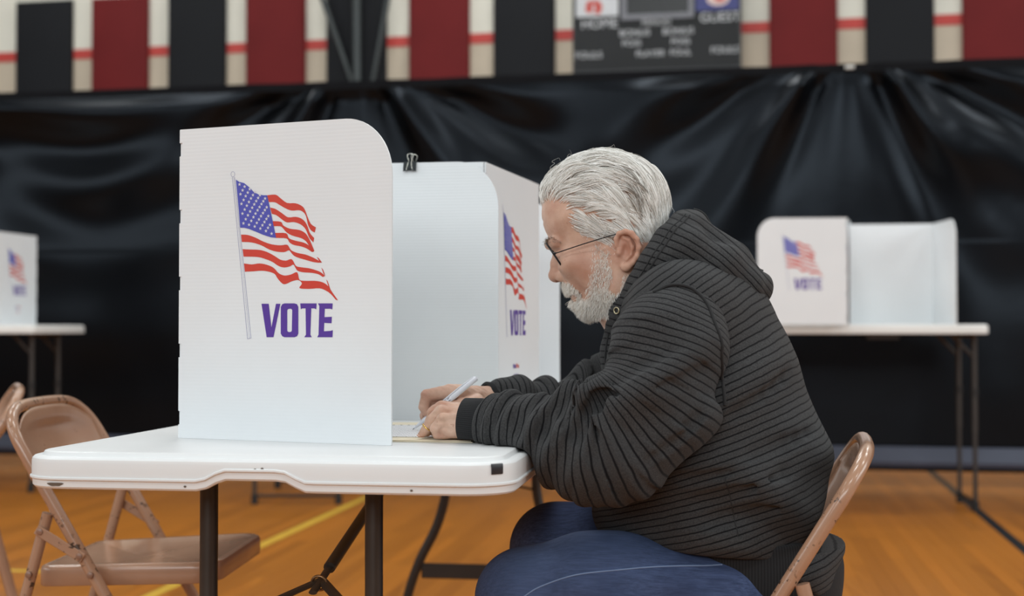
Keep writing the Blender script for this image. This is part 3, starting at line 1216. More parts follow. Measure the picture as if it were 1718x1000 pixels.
def booth(label, pts, z, prints, marks=(), group=None, cuts=True):
    """pts: plan points free edge, fold, fold, free edge in world coordinates; prints: indices of panels printed outside"""
    P = [np.array(p, float) for p in pts]
    cen = sum(P) / 4
    root = thing('voting_booth', label, 'voting booth', (cen[0], cen[1], z), 0, group)
    for i in range(3):
        a, b = P[i], P[i + 1]
        d = b - a
        w = float(np.linalg.norm(d))
        # left to right as seen from outside
        nout = np.array([d[1], -d[0]]) / w
        if np.dot(nout, (a + b) / 2 - (P[1] + P[2] + P[0] + P[3]) / 4) < 0:
            nout = -nout
        # viewer outside looks along -nout; right hand direction:
        rt = np.array([-nout[1], nout[0]])
        st, flipd = (a, False) if np.dot(rt, d) > 0 else (b, True)
        left_is = (i if not flipd else i + 1)
        right_is = (i + 1 if not flipd else i)
        po = panel_outline(w - 0.001, left_is in (0, 3), right_is in (0, 3), cuts and left_is in (1, 2), cuts and right_is in (1, 2))
        nm = 'back_panel' if i == 1 else 'side_panel'
        e = mesh_obj(nm, G().prism(po, lambda u, v, t: (u - w / 2, -t, v), 0.004), CORO, root)
        recalc(e)
        c = st + rt * w / 2
        e.location = (c[0] - cen[0], c[1] - cen[1], 0)
        e.rotation_euler = (0, 0, math.atan2(rt[1], rt[0]))
        if i in prints:
            for k, (me, m) in PRINT.items():
                o = bpy.data.objects.new(k, me)
                COL.objects.link(o)
                o.parent = e
                o.location = (0, -.004, 0)
        if i in marks:
            for k, me in MARK.items():
                o = bpy.data.objects.new(k, me)
                COL.objects.link(o)
                o.parent = e
                o.location = (0.012, -.004, 0.105)
    return root


def TP(x, y):
    return t2w(x, y)[:2]


booth('white voting booth with flag nearest the camera, in front of the writing man',
      [TP(*A1), TP(*A0), TP(-.590, .822), TP(-.172, .812)], TZ, (0, 1, 2), (1,), 'voting booths on the foreground table')
booth('white voting booth behind the nearest one, flag half hidden, by the binder clip',
      [TP(-.615, .842), TP(-.204, .828), TP(-.152, 1.280), TP(-.56, 1.32)], TZ, (0, 1, 2), (1,), 'voting booths on the foreground table')
booth('plain white voting booth seen between the half hidden flag and the man',
      [TP(-.147, 1.709), TP(-.55, 1.73), TP(-.62, 2.19), TP(-.24, 2.23)], TZ, (1, 2), (1,), 'voting booths on the foreground table')

# binder clip over the two touching panels
CLB = mat('black_clip_steel', srgb(40, 44, 46), 0.35, 0.4)
CLS = mat('bright_wire', srgb(190, 190, 182), 0.25, 0.95)
cp = L(690, 272, 0.826)
cpx = cp[0]
cb = np.array([cpx, 0.8265, TZ + BH])
clip = thing('binder_clip', 'small black binder clip with silver wire handles on top of the booth panels', 'binder clip', t2w(*cb), -TA)
g = G()
hw = 0.0135
prof = [(-.0165, -.017), (-.0178, -.013), (-.0125, .0022), (.0125, .0022), (.0178, -.013), (.0165, -.017), (.0150, -.017), (.0163, -.013), (.0115, .0008), (-.0115, .0008), (-.0163, -.013), (-.0150, -.017)]
g.loft([[(s * hw, a, b) for a, b in prof] for s in (-1, 1)])
recalc(mesh_obj('spring', g, CLB, clip))
for sy in (-1, 1):
    for xa, xb in ((-hw, -hw + .0085), (hw - .0085, hw)):
        mesh_obj('hinge_roll', G().cyl((xa, sy * .0172, -.0165), (xb, sy * .0172, -.0165), .0016, 10), CLB, clip, 50)
for sy, off in ((-1, -.0005), (1, .0045)):
    pts = smooth_path([(-.0065, sy * .0178, -.016), (-.0042, sy * .0150, -.004), (-.0028, sy * .010, .005), (-.0062, sy * .0075, .013), (-.0052, sy * .007, .0175), (0, sy * .0065, .0192),
                       (.0052, sy * .007, .0175), (.0062, sy * .0075, .013), (.0028, sy * .010, .005), (.0042, sy * .0150, -.004), (.0065, sy * .0178, -.016)], 50)
    pts = pts + np.array([off, 0, 0])
    mesh_obj('wire_handle', G().tube(pts, 0.0009, 8), CLS, clip, 60)

# ------------------------------------------------------------------ papers on the table in front of the man
def rect_T(x0, x1, y0, y1, z0, z1, jit=0.0):
    g = G()
    n = 10
    top, bot = [], []
    loop = [(x0 + (x1 - x0) * i / n, y0) for i in range(n)] + [(x1, y0 + (y1 - y0) * i / n) for i in range(n)] + [(x1 - (x1 - x0) * i / n, y1) for i in range(n)] + [(x0, y1 - (y1 - y0) * i / n) for i in range(n)]
    lift = [jit * (0.5 + 0.5 * math.sin(9 * a + 5 * b)) for a, b in loop]
    g.loft([[(a, b, z0) for a, b in loop], [(a, b, z1 + l) for (a, b), l in zip(loop, lift)]])
    return g


fy0 = 0.268
fb = np.array([-.20, .40, TZ])
fold = thing('manila_folder', 'cream manila folder lying on the table under the ballot', 'folder', t2w(*fb), -TA)
MAN = mat('manila_card', srgb(238, 226, 200), 0.7, var=0.03)
recalc(mesh_obj('lower_leaf', rect_T(-.41, -.128, fy0, .70, TZ + .0004, TZ + .0014), MAN, fold, None, fb))
recalc(mesh_obj('upper_leaf', rect_T(-.41, -.131, fy0 + .004, .695, TZ + .0022, TZ + .0030, .0008), MAN, fold, None, fb))


def ballot_mat():
    k = NT('ballot_print')
    v = k.coords((1, 1, 1))
    br = k.n('ShaderNodeTexBrick')
    br.inputs['Scale'].default_value = 30.0
    br.inputs['Mortar Size'].default_value = 0.018
    br.inputs['Color1'].default_value = (0.86, 0.86, 0.87, 1)
    br.inputs['Color2'].default_value = (0.82, 0.82, 0.84, 1)
    br.inputs['Mortar'].default_value = (0.40, 0.40, 0.42, 1)
    k.l(v, br.inputs['Vector'])
    k.base(br.outputs['Color'])
    return k.set(0.65)


bal = thing('ballot_paper', 'white printed ballot sheet under the pen tip on the cream folder', 'paper', t2w(-.27, .42, TZ), -TA)
bb0 = np.array([-.27, .42, TZ])
recalc(mesh_obj('sheet', rect_T(-.40, -.165, .33, .60, TZ + .0038, TZ + .0044, .0008), ballot_mat(), bal, None, bb0))
dg = G()
for i in range(17):
    pts = [(-.395 + i * .0145 + .0022 * math.cos(w), .592 + .003 * math.sin(w)) for w in np.linspace(0, 2 * math.pi, 9)[:-1]]
    dg.prism(pts, lambda u, v, w: (u, v, TZ + .0052 + w), 0.0002)
recalc(mesh_obj('punch_dots', dg, mat('grey_print', srgb(120, 120, 120), 0.7), bal, None, bb0))

# ------------------------------------------------------------------ steel folding chairs
def chair_paint(name, lo, hi):
    k = NT(name)
    v = k.coords((1, 1, 1))
    nz = k.noise(v, 5.0, 3)
    basec = k.ramp(nz.outputs['Fac'], [(0.3, srgb(160, 122, 98)), (0.7, srgb(176, 138, 112))])
    n2 = k.noise(v, 70.0, 4, 0.65)
    ch = k.ramp(n2.outputs['Fac'], [(lo, (0, 0, 0, 1)), (lo + .025, (1, 1, 1, 1))])
    n4 = k.noise(v, 9.0, 2)
    gate = k.ramp(n4.outputs['Fac'], [(hi, (0, 0, 0, 1)), (hi + .06, (0.9, 0.9, 0.9, 1))])
    mm = k.n('ShaderNodeMath', operation='MULTIPLY')
    k.l(ch, mm.inputs[0])
    k.l(gate, mm.inputs[1])
    k.base(k.mix(mm.outputs[0], basec, srgb(58, 40, 30)))
    return k.set(0.20, 0, 0.6)


ENA = chair_paint('tan_chair_enamel', .585, .48)
ENP = chair_paint('tan_pressed_panel_enamel', .66, .58)
BOLT = mat('painted_bolt', srgb(140, 104, 84), 0.35)
SL = -0.59            # slope of the long tube, forward per height
HW = 0.222


def tube_x(z):
    return SL * (z - 0.44)


def make_chair():
    root = thing('folding_chair', '', 'chair')
    r = 0.0122
    path = [(tube_x(z), -HW, z) for z in (0.012, 0.2, 0.44, 0.60, 0.68)]
    arc = [(tube_x(.715), -HW + .006, .715), (tube_x(.742), -HW + .028, .742), (tube_x(.760), -HW + .066, .760), (tube_x(.768), -HW + .12, .768)]
    half = path + arc
    full = half + [(tube_x(.770), 0, .770)] + [(a, -b, c) for a, b, c in half[::-1]]
    P = smooth_path(full, 120)
    mesh_obj('main_frame_tube', G().tube(P, r, 14), ENA, root, 60)
    # pressed steel backrest between the tubes
    n, m = 24, 16
    vs, fs = [], []
    for j in range(m + 1):
        t = j / m
        for i in range(n + 1):
            u = -1 + 2 * i / n
            zlow = 0.605 + 0.022 * u * u
            ztop_ = 0.764 - 0.055 * abs(u) ** 3.2
            z = zlow + (ztop_ - zlow) * t
            y = u * (HW - 0.002)
            bow = 0.030 * (1 - u * u)
            ed = min(t, 1 - t, (1 - abs(u)) * 1.2)
            press = 0.006 * max(0, 1 - ed / 0.10) if ed < 0.1 else 0
            vs.append((tube_x(z) - bow * math.sin(math.pi * min(1, t * 1.15 + .05)) ** .6 + press, y, z))
    for j in range(m):
        for i in range(n):
            a = j * (n + 1) + i
            fs.append((a, a + 1, a + n + 2, a + n + 1))
    br = mesh_obj('backrest', (vs, fs), ENP, root, 0)
    md = br.modifiers.new('thickness', 'SOLIDIFY')
    md.thickness = 0.004
    md.offset = 0
    low = [(tube_x(.605 + .022 * u * u) - .030 * (1 - u * u) * .3, u * (HW - .004), .605 + .022 * u * u) for u in np.linspace(-1, 1, 21)]
    mesh_obj('rolled_edge', G().tube(low, 0.005, 8), ENA, br, 60)
    # seat pan: dished top, deep side skirts, rounded front
    def ring(ins, dz, dish=0.0):
        pts = []
        for (cx, cy, a0, rr) in ((.192, -.150, -90, .055), (.192, .150, 0, .055), (-.105, .150, 90, .03), (-.105, -.150, 180, .03)):
            for i in range(7):
                a = math.radians(a0 + 15 * i)
                x = cx + (rr - ins) * math.cos(a)
                y = cy + (rr - ins) * math.sin(a)
                y *= 1.0 if x > 0 else 1.0 + x * .25
                pts.append((x, y * (HW - .018) / .205, 0.452 + 0.045 * x + dz))
        return pts
    g = G()
    rr = [ring(.012, -.040), ring(.002, -.042), ring(0, -.040), ring(0, -.010), ring(.003, -.003), ring(.010, 0), ring(.022, -.0025)]
    g.loft(rr, False, False)
    inner = ring(.022, -.0025)
    cx = sum(p[0] for p in inner) / len(inner)
    prev = rr[-1]
    for k in range(1, 5):
        f = 1 - k / 5
        cur = [(cx + (p[0] - cx) * f, p[1] * f, p[2] * 1.0 - 0.010 * (1 - f ** 2)) for p in inner]
        g.loft([prev, cur], False, k == 4)
        prev = cur
    recalc(mesh_obj('seat', g, ENP, root, 45))
    for s in (-1, 1):
        y = s * HW
        lg = mesh_obj('rear_leg', G().tube([(-.092, y, .560), (-.124, y, .44), (-.238, y, .012)], 0.0115, 12), ENA, root, 60)
        mesh_obj('foot_cap', G().tube([(-.241, y, 0.0), (-.232, y, .035)], 0.014, 12), mat('grey_rubber', srgb(60, 55, 50), 0.7), lg, 60)
        mesh_obj('front_foot_cap', G().tube([(tube_x(0.0), y, 0.0), (tube_x(.035), y, .035)], 0.0145, 12), MATS['grey_rubber'], root, 60)
        lk = G()
        a, b = np.array([-.102, y + s * .0145, .525]), np.array([-.022, y + s * .0145, .477])
        lk.tube([a, b], 0.0105, 8, flat=(1.0, .25) if False else None) if False else None
        d = (b - a) / np.linalg.norm(b - a)
        M = Matrix(((d[0], 0, -d[2]), (0, 1, 0), (d[2], 0, d[0])))
        lk.box((a + b) / 2, (float(np.linalg.norm(b - a)) + .018, .004, .020), .0015, M)
        mesh_obj('link_strap', lk, ENA, root)
        for bx, bz in ((-.102, .525), (-.022, .477), (0, .44), (-.124, .44)):
            mesh_obj('bolt', G().tube([(bx, y + s * .010, bz), (bx, y + s * .0185, bz), (bx, y + s * .0195, bz)], [.0065, .0065, .004], 10), BOLT, root, 40)
    lp = smooth_path([(tube_x(.64), -HW + .012, .64), (tube_x(.63) - .022, -HW + .012, .655), (tube_x(.61) - .030, -HW + .012, .63), (tube_x(.585) - .012, -HW + .012, .60)], 16)
    mesh_obj('stacking_hook', G().tube(lp, 0.004, 8), ENA, root, 60)
    mesh_obj('front_stretcher', G().tube([(tube_x(.17), -HW, .17), (tube_x(.17), HW, .17)], 0.008, 10), ENA, root, 60)
    mesh_obj('rear_stretcher', G().tube([(-.188, -HW, .20), (-.188, HW, .20)], 0.008, 10), ENA, root, 60)
    return root


CH = make_chair()
q1 = L(1372, 880, .205)
cx_ = q1[0] + tube_x(q1[2])
w_ = t2w(cx_ + .01, .43)
CH.location = w_
CH.rotation_euler = (0, 0, math.pi - math.radians(12.5))
CH.scale = (1, 1, .958)
tag(CH, 'tan steel folding chair the man is sitting on', 'chair', 'tan folding chairs')
c2 = copy_tree(CH)
c2.location = (-.822, 2.96, 0)
c2.scale = (1, 1, 1)
c2.rotation_euler = (0, 0, math.radians(-3))
tag(c2, 'empty tan steel folding chair at the left side of the foreground table', 'chair', 'tan folding chairs')
c3 = copy_tree(CH)
c3.location = (-1.498, 3.594, 0)
c3.scale = (1, 1, 1)
c3.rotation_euler = (0, 0, math.pi + math.radians(22))
tag(c3, 'brown steel folding chair cut off by the left edge of the picture', 'chair', 'tan folding chairs')

# ------------------------------------------------------------------ tall folding tables by the curtain
FPL = mat('far_table_plastic', (0.74, 0.73, 0.70, 1), 0.45, var=0.03)
FLG = mat('far_table_leg', srgb(60, 57, 55), 0.45, 0.3)
FBK = mat('far_leg_black', srgb(24, 24, 24), 0.6)


def tall_table(label, c, rz, ln, dp, z, legx, legy, group):
    """height adjusted folding table: long side along x; leg pairs at x = legx"""
    root = thing('tall_folding_table', label, 'table', (c[0], c[1], 0), rz, group)
    rg = []
    for ins, dz in ((0.02, -.048), (0.0, -.046), (0.0, -.012), (.004, -.004), (.012, 0)):
        rg.append([(x, y, z + dz) for x, y in rrect(-ln / 2, ln / 2, -dp / 2, dp / 2, 0.04, 5, ins)])
    recalc(mesh_obj('table_top', G().loft(rg), FPL, root, 40))
    for x in legx:
        for y in legy:
            lg = mesh_obj('leg', G().tube([(x, y, z - .04), (x, y, .40)], 0.0145, 12), FLG, root, 50)
            mesh_obj('leg_extension', G().tube([(x, y, .66), (x, y, .02)], 0.0118, 12), FLG, lg, 50)
            mesh_obj('collar', G().tube([(x, y, .585), (x, y, .625)], 0.019, 12), FBK, lg, 50)
            mesh_obj('foot_cap', G().tube([(x, y, 0), (x, y, .05)], 0.019, 12), FBK, lg, 50)
            sg = -1 if x > 0 else 1
            mesh_obj('brace', G().tube([(x + sg * .12, y, z - .045), (x, y, z - .17)], 0.008, 8), FLG, root, 50)
        mesh_obj('cross_bar', G().tube([(x, legy[0], .045), (x, legy[1], .045)], 0.009, 8), FBK, root, 50)
        mesh_obj('cross_bar', G().tube([(x, legy[0], z - .06), (x, legy[1], z - .06)], 0.009, 8), FLG, root, 50)
    mesh_obj('latch', G().box((ln * .22, -dp / 2 + .06, z - .062), (0.16, .03, .03), 0.004), FBK, root)
    return root


FZ = 0.952
# right hand table: leg pair seen at 1612 and 1635
lr1, lr2 = on_floor(1635, 858), on_floor(1612, 843)
lc = (lr1 + lr2) / 2
hd = float(np.linalg.norm(lr1 - lr2)) / 2
ra = math.atan2(lr2[1] - lr1[1], lr2[0] - lr1[0]) - math.pi / 2
rz = -math.radians(6)
lnr = 1.83
cR = lc[:2] - np.array([math.cos(rz), math.sin(rz)]) * (lnr / 2 - .035)
tall_table('tall white folding table by the curtain at the right', cR, rz, lnr, 0.74, FZ, (-lnr / 2 + .035, lnr / 2 - .035), (-hd, hd), 'tall tables by the curtain')
# left hand table cut by the frame
e0 = at_depth(103, 548, 8.0)
rzl = -math.radians(5)
cL = e0[:2] - np.array([math.cos(rzl), math.sin(rzl)]) * (1.83 / 2)
tall_table('tall white folding table by the curtain at the left edge', cL, rzl, 1.83, 0.74, FZ, (-.80, .82), (-.18, .18), 'tall tables by the curtain')
# one more behind the near booth, only its foot shows
f1, f2 = on_floor(427, 846), on_floor(568, 846)
fm = (f1 + f2) / 2
t3 = tall_table('small folding table behind the near booth with only one leg pair showing', (fm[0], fm[1] + .36), math.pi / 2, 0.86, 0.60, FZ, (-.36, .36),
                (-float(f2[0] - f1[0]) / 2, float(f2[0] - f1[0]) / 2), 'tall tables by the curtain')

# booths on the tall tables
zR = FZ


def WP(px, D):
    p = at_depth(px, 540, D)
    return (p[0], p[1])


booth('white voting booth with flag on the tall table at the right', [WP(1271, 6.85), WP(1421, 6.82), WP(1404, 7.25), WP(1275, 7.22)], FZ, (0, 1, 2), (1,), 'voting booths by the curtain')
booth('open white voting booth showing its blank inside on the tall right table', [WP(1427, 6.90), WP(1423, 7.26), WP(1566, 7.20), WP(1604, 6.82)], FZ, (0, 1, 2), (1,), 'voting booths by the curtain', False)
booth('white voting booth with flag cut by the left edge of the picture', [WP(-120, 7.82), WP(-8, 7.76), WP(60, 8.18), WP(-50, 8.27)], FZ, (0, 1, 2), (1,), 'voting booths by the curtain')
# ------------------------------------------------------------------ the man (table frame; he faces -x, his left side is towards the camera)
Y0 = 0.44
hip_px = L(1230, 985, Y0)
PB = np.array([float(hip_px[0]), Y0, 0.0])
man = thing('person', 'seated man in dark striped hoodie and jeans writing with a white pen', 'person', t2w(*PB), -TA)


def pt(px, py, dy=0.0):
    return L(px, py, Y0 + dy)


def both(f):
    for s in (-1, 1):
        f(s)


def mir(p):
    return np.array([p[0], 2 * Y0 - p[1], p[2]])


def trace(f, px, py, y_start=-.25, lift=0.0):
    """first point of a surface along the line of sight through a picture point"""
    a = L(px, py, Y0 + y_start)
    b = L(px, py, Y0 + .3)
    d = (b - a) / np.linalg.norm(b - a)
    p = a.copy()
    for _ in range(160):
        e = float(f(p[None].astype(np.float32))[0]) - lift
        if abs(e) < 2e-4:
            break
        p = p + d * e * .6
    return p


def on_table(f, z):
    """keep a shape above the table top"""
    f.fn(lambda P: (z - TZ + np.interp(P[:, 0], [TX - .020, TX - .005, TX + .003, TX + .03, TX + .06], [TZ, TZ - .004, TZ - .014, TZ - .10, TZ - .5]) - P[:, 2]).astype(np.float32) * .7, 0.004, 0)


def groove(s, lines):
    # pressed-in folds, laid on the visible surface
    b = SDF()
    b.it = list(s.it)
    for pxs, r, push in lines:
        P = smooth_path([trace(b, x, y, -.36) for x, y in pxs], 4 * (len(pxs) - 1))
        n = len(P)
        P = P + grad(b, P) * (r * (1 - push))
        rr = r * np.sin(np.linspace(.25, math.pi - .25, n)) ** .6
        s.chain([(p, float(q)) for p, q in zip(P, rr)], 0.012, -1)


# ---- skin
def skin_mat():
    k = NT('skin')
    v = k.coords((1, 1, 1))
    n1 = k.noise(v, 30.0, 4)
    basec = k.ramp(n1.outputs['Fac'], [(0.28, srgb(188, 147, 125)), (0.72, srgb(219, 184, 163))])
    n2 = k.noise(v, 120.0, 3)
    sp = k.ramp(n2.outputs['Fac'], [(0.66, (0, 0, 0, 1)), (0.72, (0.45, 0.45, 0.45, 1))])
    n5 = k.noise(v, 14.0, 3)
    bl_ = k.ramp(n5.outputs['Fac'], [(0.45, (0, 0, 0, 1)), (0.75, (0.55, 0.55, 0.55, 1))])
    basec = k.mix(bl_, basec, srgb(172, 112, 90))
    basec = k.mix(sp, basec, srgb(158, 108, 88))
    at = k.n('ShaderNodeAttribute', attribute_name='flush_shade')
    basec = k.mix(at.outputs['Fac'], basec, srgb(158, 94, 69))
    k.base(basec)
    n3 = k.noise(v, 260.0, 4)
    n4 = k.noise(v, 60.0, 3)
    ad = k.n('ShaderNodeMath', operation='ADD')
    k.l(n3.outputs['Fac'], ad.inputs[0])
    k.l(n4.outputs['Fac'], ad.inputs[1])
    k.bump(ad.outputs[0], 0.30, 0.0011)
    k.b.inputs['Subsurface Weight'].default_value = 0.12
    k.b.inputs['Subsurface Radius'].default_value = (0.010, 0.004, 0.002)
    k.b.inputs['Subsurface Scale'].default_value = 0.6
    return k.set(0.48, 0, 0.4)


SKIN = skin_mat()

# ---- head
AX = np.array([math.cos(math.radians(-8)), 0, math.sin(math.radians(-8))])     # towards the back of the head, tipped
RH = np.array([[math.cos(math.radians(9)), 0, -math.sin(math.radians(9))], [0, 1, 0], [math.sin(math.radians(9)), 0, math.cos(math.radians(9))]])
skull = SDF()
skull.ell(pt(1014, 345), (0.100, 0.076, 0.085), rot=RH)
skull.ell(pt(965, 362), (0.054, 0.060, 0.062), 0.03)
skull.ell(pt(1050, 365), (0.062, 0.070, 0.070), 0.03)
skull.ell(pt(1055, 400), (0.052, 0.060, 0.055), 0.03)
head = SDF()
head.it = list(skull.it)
head.ell(pt(987, 425), (0.054, 0.060, 0.062), 0.022)                 # face block
head.ell(pt(985, 468), (0.040, 0.046, 0.043), 0.018)                  # upper jaw
for s in (-1, 1):
    head.cap(pt(1040, 440, s * .056), pt(1032, 484, s * .052), 0.022, 0.020, 0.02)      # ramus
    head.cap(pt(1032, 484, s * .050), pt(997, 505, s * .018), 0.021, 0.019, 0.018)     # jaw line
    head.cap(pt(922, 411, s * .010), pt(930, 408, s * .040), 0.0090, 0.0100, 0.010)     # brow
    head.ell(pt(960, 442, s * .040), (0.026, 0.022, 0.022), 0.018)                      # cheek bone
    head.ell(pt(1000, 455, s * .050), (0.030, 0.017, 0.034), 0.018)
head.ell(pt(995, 502), (0.022, 0.026, 0.021), 0.014)                 # chin
# nose
head.chain([(pt(935, 424), 0.0078), (pt(933, 442), 0.0085), (pt(932, 461), 0.0108)], 0.008)
head.ell(pt(933.5, 462.5), (0.0135, 0.0140, 0.0118), 0.006)
for s in (-1, 1):
    head.ell(pt(944.5, 464, s * .0130), (0.0130, 0.0080, 0.0100), 0.004)
    head.ell(pt(938, 473, s * .0065), (0.005, 0.0035, 0.004), 0.003, -1)                # nostril
    head.ell(pt(928, 432, s * .032), (0.016, 0.017, 0.0145), 0.012, -1)                # eye socket
    head.ell(pt(943, 430, s * .031), (0.0135, 0.0140, 0.0125), 0.004)                  # lidded eye
    head.cap(pt(936, 437, s * .020), pt(942, 436, s * .044), 0.0022, 0.0022, 0.004, 1)  # lower lid bag
    head.cap(pt(955, 470, s * .024), pt(974, 496, s * .030), 0.0030, 0.0030, 0.008, -1)  # fold beside the mouth
# mouth
head.cap(pt(961, 488, -.020), pt(961, 488, .020), 0.0065, 0.0065, 0.008)
head.cap(pt(966, 501, -.016), pt(966, 501, .016), 0.0065, 0.0065, 0.007)
head.cap(pt(957, 495, -.026), pt(957, 495, .026), 0.0026, 0.0026, 0.003, -1)
# forehead lines
for py in (372, 386):
    head.cap(pt(909, py, -.035), pt(909, py, .035), 0.0016, 0.0016, 0.005, -1)
# neck
head.cap(pt(1062, 440), pt(1105, 545), 0.058, 0.066, 0.03)
head.cap(pt(1030, 470), pt(1075, 560), 0.048, 0.055, 0.03)


def ear(s):
    def e(px, py, d):
        p = pt(px, py, -1 * d)
        return p if s < 0 else mir(p)
    head.ell(e(1051, 420, .078), (0.0185, 0.006, 0.0300), 0.006,
             rot=np.array([[.98, .17 * 1, 0], [-.17 * 1, .98, 0], [0, 0, 1]]) if s < 0 else np.array([[.98, -.17, 0], [.17, .98, 0], [0, 0, 1]]))
    rim = [(1035, 412, .078, .0040), (1034, 401, .080, .0042), (1039, 392, .083, .0044), (1049, 388.5, .086, .0046), (1060, 392, .089, .0048), (1068, 402, .091, .0048),
           (1071.5, 416, .091, .0046), (1069, 430, .089, .0043), (1062, 440, .086, .0042), (1055, 447, .083, .005)]
    head.chain([(e(a, b, c), r) for a, b, c, r in rim], 0.003)
    head.ell(e(1050, 448, .081), (0.0085, 0.0050, 0.0075), 0.004)
    head.chain([(e(1046, 399, .082), .0028), (e(1056, 403, .085), .0030), (e(1061, 415, .086), .0032), (e(1058, 428, .085), .0032), (e(1051, 436, .083), .0034)], 0.003)
    head.ell(e(1048.5, 420, .090), (0.0085, 0.0105, 0.0135), 0.003, -1)       # concha
    head.cap(e(1042, 399, .087), e(1053, 397, .091), 0.0026, 0.0026, 0.003, -1)
    head.cap(e(1064, 404, .093), e(1065, 424, .093), 0.0024, 0.0024, 0.003, -1)
    head.ell(e(1038.5, 424, .081), (0.0048, 0.0050, 0.0065), 0.004)           # tragus


ear(-1)
ear(1)
blo, bhi = pt(1000, 400) - np.array([.125, .115, .175]), pt(1000, 400) + np.array([.160, .115, .165])
Vh, Qh = polygonize(head, blo, bhi, 0.00165)
Vh = clean(Vh, Qh, 1, 0.35)


def px_of(V):
    """picture position of table-frame points"""
    X = OX + V[:, 0] * CT + V[:, 1] * ST
    Yw = OY - V[:, 0] * ST + V[:, 1] * CT
    Zw = V[:, 2] - EYE
    dep = Yw * CP + Zw * SP
    up = -Yw * SP + Zw * CP
    return 859 + FPX * X / dep, 500 - FPX * up / dep


def side_px(V):
    """profile position: as if the point lay on the man's middle plane"""
    W = V.copy()
    W[:, 1] = Y0
    return px_of(W)


def near(V, p, r):
    return np.exp(-(np.linalg.norm(V - p, axis=1) / r) ** 2)


fl = 0.75 * near(Vh, pt(932, 464), .017)
for s in (-1, 1):
    e = pt(1053, 415, -.085)
    e = e if s < 0 else mir(e)
    fl = np.maximum(fl, 0.65 * near(Vh, e, .032))
    c = pt(972, 450, -.055)
    c = c if s < 0 else mir(c)
    fl = np.maximum(fl, 0.50 * near(Vh, c, .034))  # cheek redness, deepened to carry some of the cheek's shading in the colour
    c = pt(1010, 470, -.055)
    c = c if s < 0 else mir(c)
    fl = np.maximum(fl, 0.50 * near(Vh, c, .026))

# ---- hands
tip = L(692.5, 727.5, .469)
tip[2] = max(tip[2], TZ + .0062)
tail = L(800, 634, .430)
plen = float(np.linalg.norm(tail - tip))
def hand(chains, palm, lo, hi, carve=(), bumps=()):
    h = SDF()
    for a, b, r1, r2 in palm:
        h.cap(a, b, r1, r2, 0.012)
    for ch, k in chains:
        h.chain(ch, k)
    for a, b, r in carve:
        h.cap(a, b, r, r, 0.003, -1)
    for a, b, r in bumps:
        h.cap(a, b, r, r * .8, 0.004)
    h.add_disp(lambda P: (.0005 * wob(P, 420, 21) + .0004 * wob(P, 900, 22)).astype(np.float32))
    h.cap(tip, tail, .0052, .0056, 0.002, -1)
    on_table(h, TZ + .0058)
    V, Q = polygonize(h, lo, hi, 0.00125)
    return clean(V, Q, 2, 0.4), Q


def F(*a):
    return [(L(x, y, d), r) for x, y, d, r in a]


# left hand, towards the camera, resting on the sheet with curled fingers
kk = 0.0022
lc = [(F((790, 699, .318, .0145), (768, 690, .322, .0150), (744, 684, .327, .0118), (730, 689, .332, .0098), (722, 706, .334, .0088), (716, 722, .334, .0078)), kk),     # index, far side
      (F((790, 701, .303, .0150), (768, 692, .305, .0155), (741, 685, .308, .0125), (727, 693, .311, .0104), (721, 712, .313, .0092), (715, 727, .313, .0080)), kk),     # middle
      (F((790, 706, .288, .0150), (767, 698, .288, .0152), (740, 692, .289, .0122), (727, 704, .290, .0100), (716, 719, .292, .0085), (707, 731.5, .294, .0068)), kk),   # ring finger, reaching forward
      (F((792, 713, .280, .0120), (768, 709, .273, .0140), (742, 706, .271, .0112), (731, 719, .271, .0094), (735, 732, .274, .0083), (748, 735, .278, .0076)), kk),     # little finger, tucked
      (F((786, 722, .315, .0150), (765, 724, .330, .0130), (745, 724, .338, .0108), (728, 727, .336, .0088)), kk)]                                                # thumb
lp = [(L(815, 709, .292), L(788, 708, .294), .0265, .0250), (L(788, 705, .285), L(768, 703, .285), .0220, .0190), (L(788, 705, .310), L(768, 700, .312), .0220, .0185),
      (L(795, 719, .282), L(758, 722, .280), .0170, .0140), (L(795, 722, .300), L(760, 722, .300), .0150, .0130), (L(772, 716, .278), L(748, 718, .277), .0140, .0125)]
carve = []
lo, hi = L(735, 705, .30) - np.array([.05, .06, .06]), L(790, 700, .30) + np.array([.035, .06, .06])
bl = []
for kx, ky, ky_, wx, wy in ((744, 682, .322, 785, 694), (741, 682, .303, 785, 695), (740, 689, .282, 786, 700), (742, 703, .264, 787, 708)):
    bl.append((L(kx, ky - 4, ky_ - .003), L(wx, wy - 8, ky_ * .6 + .294 * .4 - .006), .0062))
VL, QL = hand(lc, lp, lo, hi, (), bl)
# right hand, beyond, holding the pen
rc = [(F((797, 664, .492, .0150), (775, 659, .478, .0150), (756, 657, .470, .0135), (716, 663, .462, .0105), (711, 683, .460, .0093), (721, 700, .462, .0076)), kk),     # index
      (F((797, 668, .505, .0150), (775, 666, .496, .0150), (757, 667, .490, .0130), (718, 679, .486, .0104), (713, 698, .484, .0092), (716, 713, .480, .0078)), kk),     # middle
      (F((797, 676, .515, .0150), (776, 677, .511, .0145), (760, 680, .507, .0120), (728, 694, .503, .0100), (728, 711, .498, .0088), (742, 716, .494, .0080)), kk),
      (F((797, 684, .522, .0140), (780, 688, .522, .0130), (766, 692, .520, .0110), (742, 703, .516, .0092), (744, 715, .510, .0082), (756, 717, .508, .0076)), kk),
      (F((800, 676, .478, .0160), (776, 681, .462, .0140), (748, 688, .450, .0115), (724, 700, .447, .0084)), kk)]                                             # thumb
rp = [(L(826, 670, .545), L(797, 670, .512), .0245, .0240), (L(797, 668, .500), L(776, 668, .492), .0200, .0180), (L(797, 678, .515), L(780, 682, .512), .0190, .0160)]
